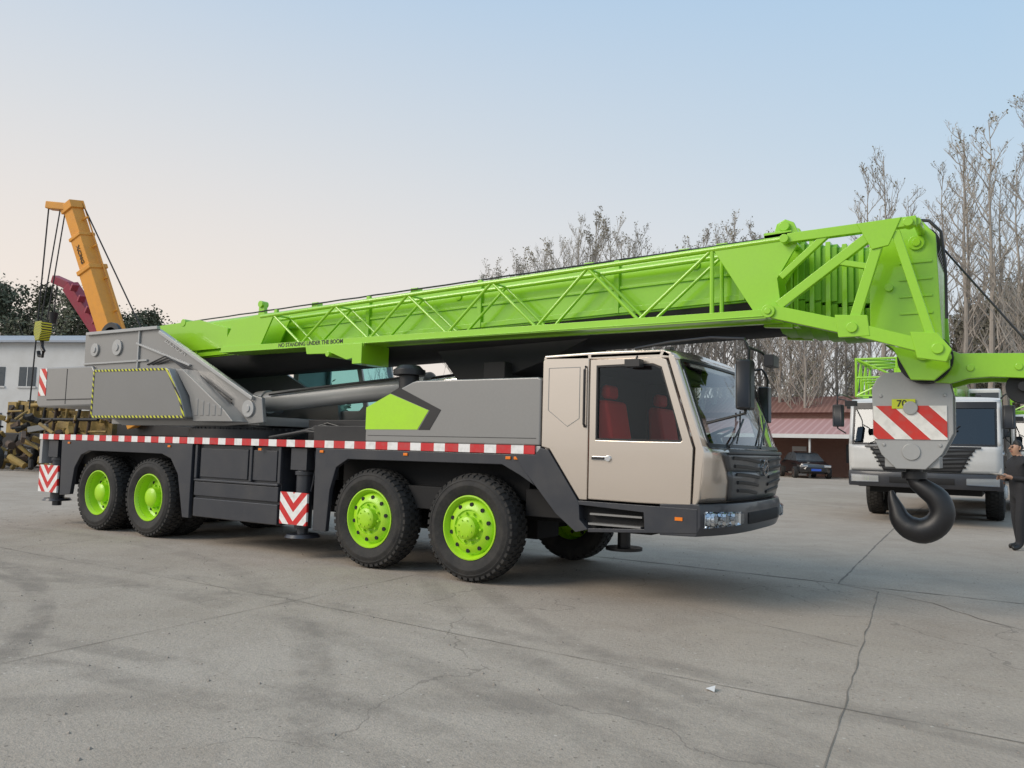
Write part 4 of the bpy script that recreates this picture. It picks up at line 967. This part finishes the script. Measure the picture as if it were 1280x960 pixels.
for u in us:
    k = 1 + random.uniform(-.06, .22)
    x = 4.8 + k * (-34.4 + .0516 * (u - 600)); y = -6.7 + k * (49.2 + .033 * (u - 600))
    plant(random.choice(VAR), x, y, ((hat(u) - 1.4) * k + 1.4) * random.uniform(.88, 1.0), 'poplar_tree', PL, 'bare poplars along the yard')
for x, y, h in ((-4.5, 59, 25.5), (-3.6, 58, 26.5), (-1.9, 63, 24.5), (1.2, 58, 24), (1.9, 57, 27), (3.3, 56, 27), (2.6, 60, 26), (4.4, 60, 24), (6.2, 50, 25.5), (7.0, 54, 26.5), (8.5, 52, 25.5), (-.9, 66, 18), (-7.5, 66, 20), (-6.2, 62, 19), (9.8, 50, 25), (5.4, 55, 23)):
    plant(random.choice(SPA), x, y, h, 'poplar_tree', PL, 'bare poplars along the yard')
DL = 'rounded dull brown tree with thinning leaves'
for x, y, h in ((1.0, 72, 14), (2.5, 70, 15.5), (4, 74, 17), (5.2, 72, 17), (6.5, 70, 16), (8, 68, 16), (4.0, 64, 10), (2.4, 63, 9), (5.6, 63, 10), (7, 64, 12), (10.5, 66, 16), (9.2, 60, 12), (-1, 76, 12), (-5, 78, 12), (-9, 80, 12), (-13, 79, 12), (-17, 80, 12), (-22, 78, 11.5), (-27, 76, 11.5), (-32, 76, 12)):
    plant(random.choice(DEN), x, y, h * .95, 'leafy_tree', DL, 'leafy trees around the yard')
for x, y, h in ((-66, 44, 11.5), (-70, 42, 13), (-73, 40, 14), (-76, 38, 15), (-62, 46, 10.5), (-56, 42, 9), (-52, 42, 8.5), (-79, 37, 16.5), (-82, 36, 17), (-85, 34, 17), (-75, 43, 15)):
    plant(DEG[0], x, y, h, 'leafy_tree', 'dull green leafy tree behind the warehouse', 'green trees beyond the warehouse')
rng = random.Random(5); V = []; F = []
for k in range(30000):
    t = rng.uniform(R(60), R(200)); rr = rng.uniform(100, 130); hh = 6.5 + 2.5 * math.sin(t * 23) * math.sin(t * 7.3) + 2 * math.sin(t * 61)
    z = abs(rng.uniform(0, 1)) * hh; c = Vector((rr * math.cos(t), rr * math.sin(t), z)); s = rng.uniform(.3, .8)
    a = Vector((rng.gauss(0, 1), rng.gauss(0, 1), rng.gauss(0, 1))).normalized(); e = a.orthogonal().normalized(); o = len(V)
    V += [tuple(c - a * s), tuple(c + e * s * .7), tuple(c + a * s), tuple(c - e * s * .7)]; F.append((o, o + 1, o + 2, o + 3))
me = bpy.data.meshes.new('woodland'); me.from_pydata(V, [], F); me.materials.append(LEAFB); o = bpy.data.objects.new('woodland', me); COL.objects.link(o)
tag(o, 'distant belt of dull green woodland along the horizon', 'woodland', None, 'stuff')

# ================================================================== person
CLOTH = paint('black_jacket_cloth', (.018, .018, .021), .8, 0, .1, (.035, .035, .035), 0, .6)
SKIN = paint('skin', (.42, .24, .16), .55, 0, .0)
SHOE = paint('shoe_leather', (.01, .01, .01), .4, 0, .1)
HAIR = paint('black_hair', (.01, .009, .008), .6, 0, .02)
PE = empty('person', (4.86, 8.42, 0), None, 'person in black jacket and trousers holding a white sheet', 'person', rot=R(-142))
J = {}; E_ = []; V = []; RD = []
def jn(n, p, r): J[n] = len(V); V.append(p); RD.append(r)
def ed(*ns):
    for a, c in zip(ns, ns[1:]): E_.append((J[a], J[c]))
jn('pel', (-.01, 0, .95), (.165, .13)); jn('wa', (.0, 0, 1.08), (.17, .13)); jn('ch', (.01, 0, 1.28), (.19, .14)); jn('sh', (-.01, 0, 1.41), (.14, .10)); jn('nk', (.02, 0, 1.485), (.056, .056))
ed('pel', 'wa', 'ch', 'sh', 'nk')
jn('hd0', (.05, 0, 1.55), (.076, .076)); jn('hd1', (.06, 0, 1.62), (.09, .08)); jn('hd2', (.035, 0, 1.68), (.076, .072)); ed('nk', 'hd0', 'hd1', 'hd2')
for s, nm in ((1, 'l'), (-1, 'r')):
    fw_ = .09 if s > 0 else -.07
    jn('hp' + nm, (fw_ * .2, .095 * s, .86), (.10, .10)); jn('kn' + nm, (.03 + fw_ * .6, .105 * s, .49), (.072, .072)); jn('an' + nm, (fw_, .115 * s, .10), (.055, .055)); jn('ft' + nm, (.06 + fw_, .125 * s, .05), (.048, .04)); jn('to' + nm, (.17 + fw_, .145 * s, .035), (.043, .03))
    ed('pel', 'hp' + nm, 'kn' + nm, 'an' + nm, 'ft' + nm, 'to' + nm)
    jn('sd' + nm, (-.01, .185 * s, 1.39), (.074, .074)); jn('el' + nm, (-.04, .225 * s, 1.11), (.058, .058))
    wr = (.18, .09 * s, 1.14 if s > 0 else 1.12)
    jn('wr' + nm, wr, (.036, .036))
    hd2 = (wr[0] + .08, wr[1] - .02 * s, wr[2] + .02)
    jn('pm' + nm, hd2, (.034, .02)); ed('sh', 'sd' + nm, 'el' + nm, 'wr' + nm, 'pm' + nm)
    for f in range(4):
        o_ = (f - 1.5) * .020; ln = (.06, .072, .068, .055)[f]
        a_ = (hd2[0] + .035, hd2[1] + o_ * .3, hd2[2] + o_); b_ = (a_[0] + ln * .55, a_[1] - .01 * s, a_[2] - .002); c_ = (b_[0] + ln * .25, b_[1] - .025 * s, b_[2] - .005)
        for i_, p_ in enumerate((a_, b_, c_)): jn('f%s%d%d' % (nm, f, i_), p_, (.0085, .0085))
        ed('pm' + nm, 'f%s%d0' % (nm, f), 'f%s%d1' % (nm, f), 'f%s%d2' % (nm, f))
    th = (hd2[0] - .01, hd2[1] - .03 * s, hd2[2] + .03)
    jn('th' + nm, th, (.011, .011)); th2 = (th[0] + .035, th[1] - .012 * s, th[2] + .012)
    jn('th2' + nm, th2, (.009, .009)); ed('pm' + nm, 'th' + nm, 'th2' + nm)
me = bpy.data.meshes.new('body'); me.from_pydata(V, E_, []); ob = bpy.data.objects.new('tmp_body', me); COL.objects.link(ob)
sk = ob.modifiers.new('sk', 'SKIN'); sk.use_smooth_shade = True
lay = me.skin_vertices[0] if me.skin_vertices else None
if lay is None:
    bm = bmesh.new(); bm.from_mesh(me); bm.verts.layers.skin.verify(); bm.to_mesh(me); bm.free(); lay = me.skin_vertices[0]
for i, r in enumerate(RD): lay.data[i].radius = r
for i in range(len(RD)): lay.data[i].use_root = (i == 0)
ob.modifiers.new('ss', 'SUBSURF').levels = 2
dg = bpy.context.evaluated_depsgraph_get(); bme = bpy.data.meshes.new_from_object(ob.evaluated_get(dg)); bpy.data.objects.remove(ob)
bme.materials.clear()
for m_ in (CLOTH, SKIN, SHOE, HAIR): bme.materials.append(m_)
wl = Vector(V[J['wrl']]); wr_ = Vector(V[J['wrr']])
for p in bme.polygons:
    c = p.center; mi = 0
    if c.z > 1.495: mi = 1
    if c.z > 1.495 and (c.z > 1.668 or (c.x < .045 and c.z > 1.56)): mi = 3
    if c.z < .09: mi = 2
    for w_r in (wl, wr_):
        if c.x > w_r.x + .02 and abs(c.y - w_r.y) < .12 and abs(c.z - w_r.z) < .12: mi = 1
    p.material_index = mi; p.use_smooth = True
bme.name = 'body'; bo_ = bpy.data.objects.new('body', bme); COL.objects.link(bo_); bo_.parent = PE
b = MB()
b.tube([(.135, 0, 1.635), (.161, 0, 1.602), (.138, 0, 1.59)], .012, 8, 0, [.007, .013, .008]); b.tube([(.128, -.025, 1.563), (.136, 0, 1.563), (.128, .025, 1.563)], .006, 6, 1)
for s in (-1, 1): b.cyl((.125, .03 * s, 1.63), (.138, .03 * s, 1.63), .009, n=8, mat=2); b.box(.123, .139, .03 * s - .016, .03 * s + .016, 1.648, 1.654, 2); b.tube([(.045, .08 * s, 1.59), (.035, .092 * s, 1.62), (.035, .087 * s, 1.645)], .011, 6)
b.obj('face', [SKIN, paint('lip', (.35, .12, .1), .5), HAIR], PE)
# short hair cap: lofted rings over the crown and back of the head
b = MB(); secs = []
for k in range(7):
    t = k / 6; z = 1.60 + .155 * math.sin(t * math.pi / 2); r = math.cos(t * math.pi / 2 * .97)
    secs.append([(.025 + .098 * r * math.cos(a_) * (1.0 if math.cos(a_) < 0 else (.35 + .65 * t)), .088 * r * math.sin(a_), z) for a_ in [i * math.pi / 10 for i in range(20)]])
b.loft(secs); b.obj('hair', HAIR, PE)
b = MB(); b.add([(.30, -.11, 1.17), (.30, .11, 1.17), (.42, .11, 1.21), (.42, -.11, 1.21)], [(0, 1, 2, 3)]); o = b.obj('paper_sheet', WHITE, PE, solid=.004)

# ================================================================== light, sky, camera
w = bpy.data.worlds.new('World'); sc.world = w; w.use_nodes = True; nt = w.node_tree; bg = nt.nodes['Background']
sky = N(nt, 'ShaderNodeTexSky', sky_type='NISHITA'); sky.sun_disc = False; sky.sun_elevation = R(34); sky.sun_rotation = R(-144); sky.dust_density = 3
tc = N(nt, 'ShaderNodeTexCoord'); sp = N(nt, 'ShaderNodeSeparateXYZ'); L(nt, tc.outputs['Generated'], sp.inputs[0])
r = N(nt, 'ShaderNodeValToRGB'); L(nt, math_(nt, 'MULTIPLY', sp.outputs[2], 1.4, True), r.inputs[0]); e = r.color_ramp.elements
e[0].position = 0; e[0].color = (.70, .73, .75, 1); e[1].position = 1; e[1].color = (.40, .56, .74, 1)
for p, c in ((.25, (.64, .71, .77, 1)), (.5, (.50, .64, .77, 1)), (.75, (.39, .575, .78, 1))):
    k = e.new(p); k.color = (*c[:3], 1)
dt = N(nt, 'ShaderNodeVectorMath', operation='DOT_PRODUCT'); L(nt, tc.outputs['Generated'], dt.inputs[0]); dt.inputs[1].default_value = (-.95, .31, 0)
f = math_(nt, 'MULTIPLY', math_(nt, 'MULTIPLY', math_(nt, 'SUBTRACT', dt.outputs['Value'], .30, True), 1.5, True), math_(nt, 'SUBTRACT', 1.0, math_(nt, 'MULTIPLY', sp.outputs[2], 1.5), True), True)
c = mixc(nt, f, r.outputs[0], (.92, .78, .66))
s2 = N(nt, 'ShaderNodeVectorMath', operation='SCALE'); s2.inputs[3].default_value = .010; L(nt, sky.outputs[0], s2.inputs[0])
a_ = N(nt, 'ShaderNodeVectorMath', operation='ADD'); L(nt, s2.outputs[0], a_.inputs[0])
s3 = N(nt, 'ShaderNodeVectorMath', operation='SCALE'); s3.inputs[3].default_value = 1.0; L(nt, c, s3.inputs[0]); L(nt, s3.outputs[0], a_.inputs[1])
L(nt, a_.outputs[0], bg.inputs[0]); bg.inputs[1].default_value = 1.0
sd = bpy.data.lights.new('sun', 'SUN'); sd.energy = 2.4; sd.angle = R(34); sd.color = (1, .88, .74)
so = bpy.data.objects.new('sun', sd); COL.objects.link(so); so.rotation_euler = Vector((-.55, -.75, .62)).to_track_quat('Z', 'Y').to_euler()

for o in (TY, RF, RR, WRF): bpy.data.objects.remove(o)
cd = bpy.data.cameras.new('camera'); cd.sensor_width = 36; cd.sensor_fit = 'HORIZONTAL'; cd.lens = 980 / 1280 * 36; cd.clip_end = 2000
co = bpy.data.objects.new('camera', cd); COL.objects.link(co)
yaw, pit, rol = R(32.654), R(4.697), R(1.528)
fw = Vector((-math.sin(yaw) * math.cos(pit), math.cos(yaw) * math.cos(pit), math.sin(pit))); rt = Vector((math.cos(yaw), math.sin(yaw), 0)); up = rt.cross(fw)
r2 = rt * math.cos(rol) + up * math.sin(rol); u2 = -rt * math.sin(rol) + up * math.cos(rol)
co.matrix_world = Matrix.Translation((4.80, -6.712, 1.396)) @ Matrix((r2, u2, -fw)).transposed().to_4x4()
sc.camera = co
sc.view_settings.view_transform = 'Standard'; sc.view_settings.look = 'None'; sc.view_settings.exposure = 0
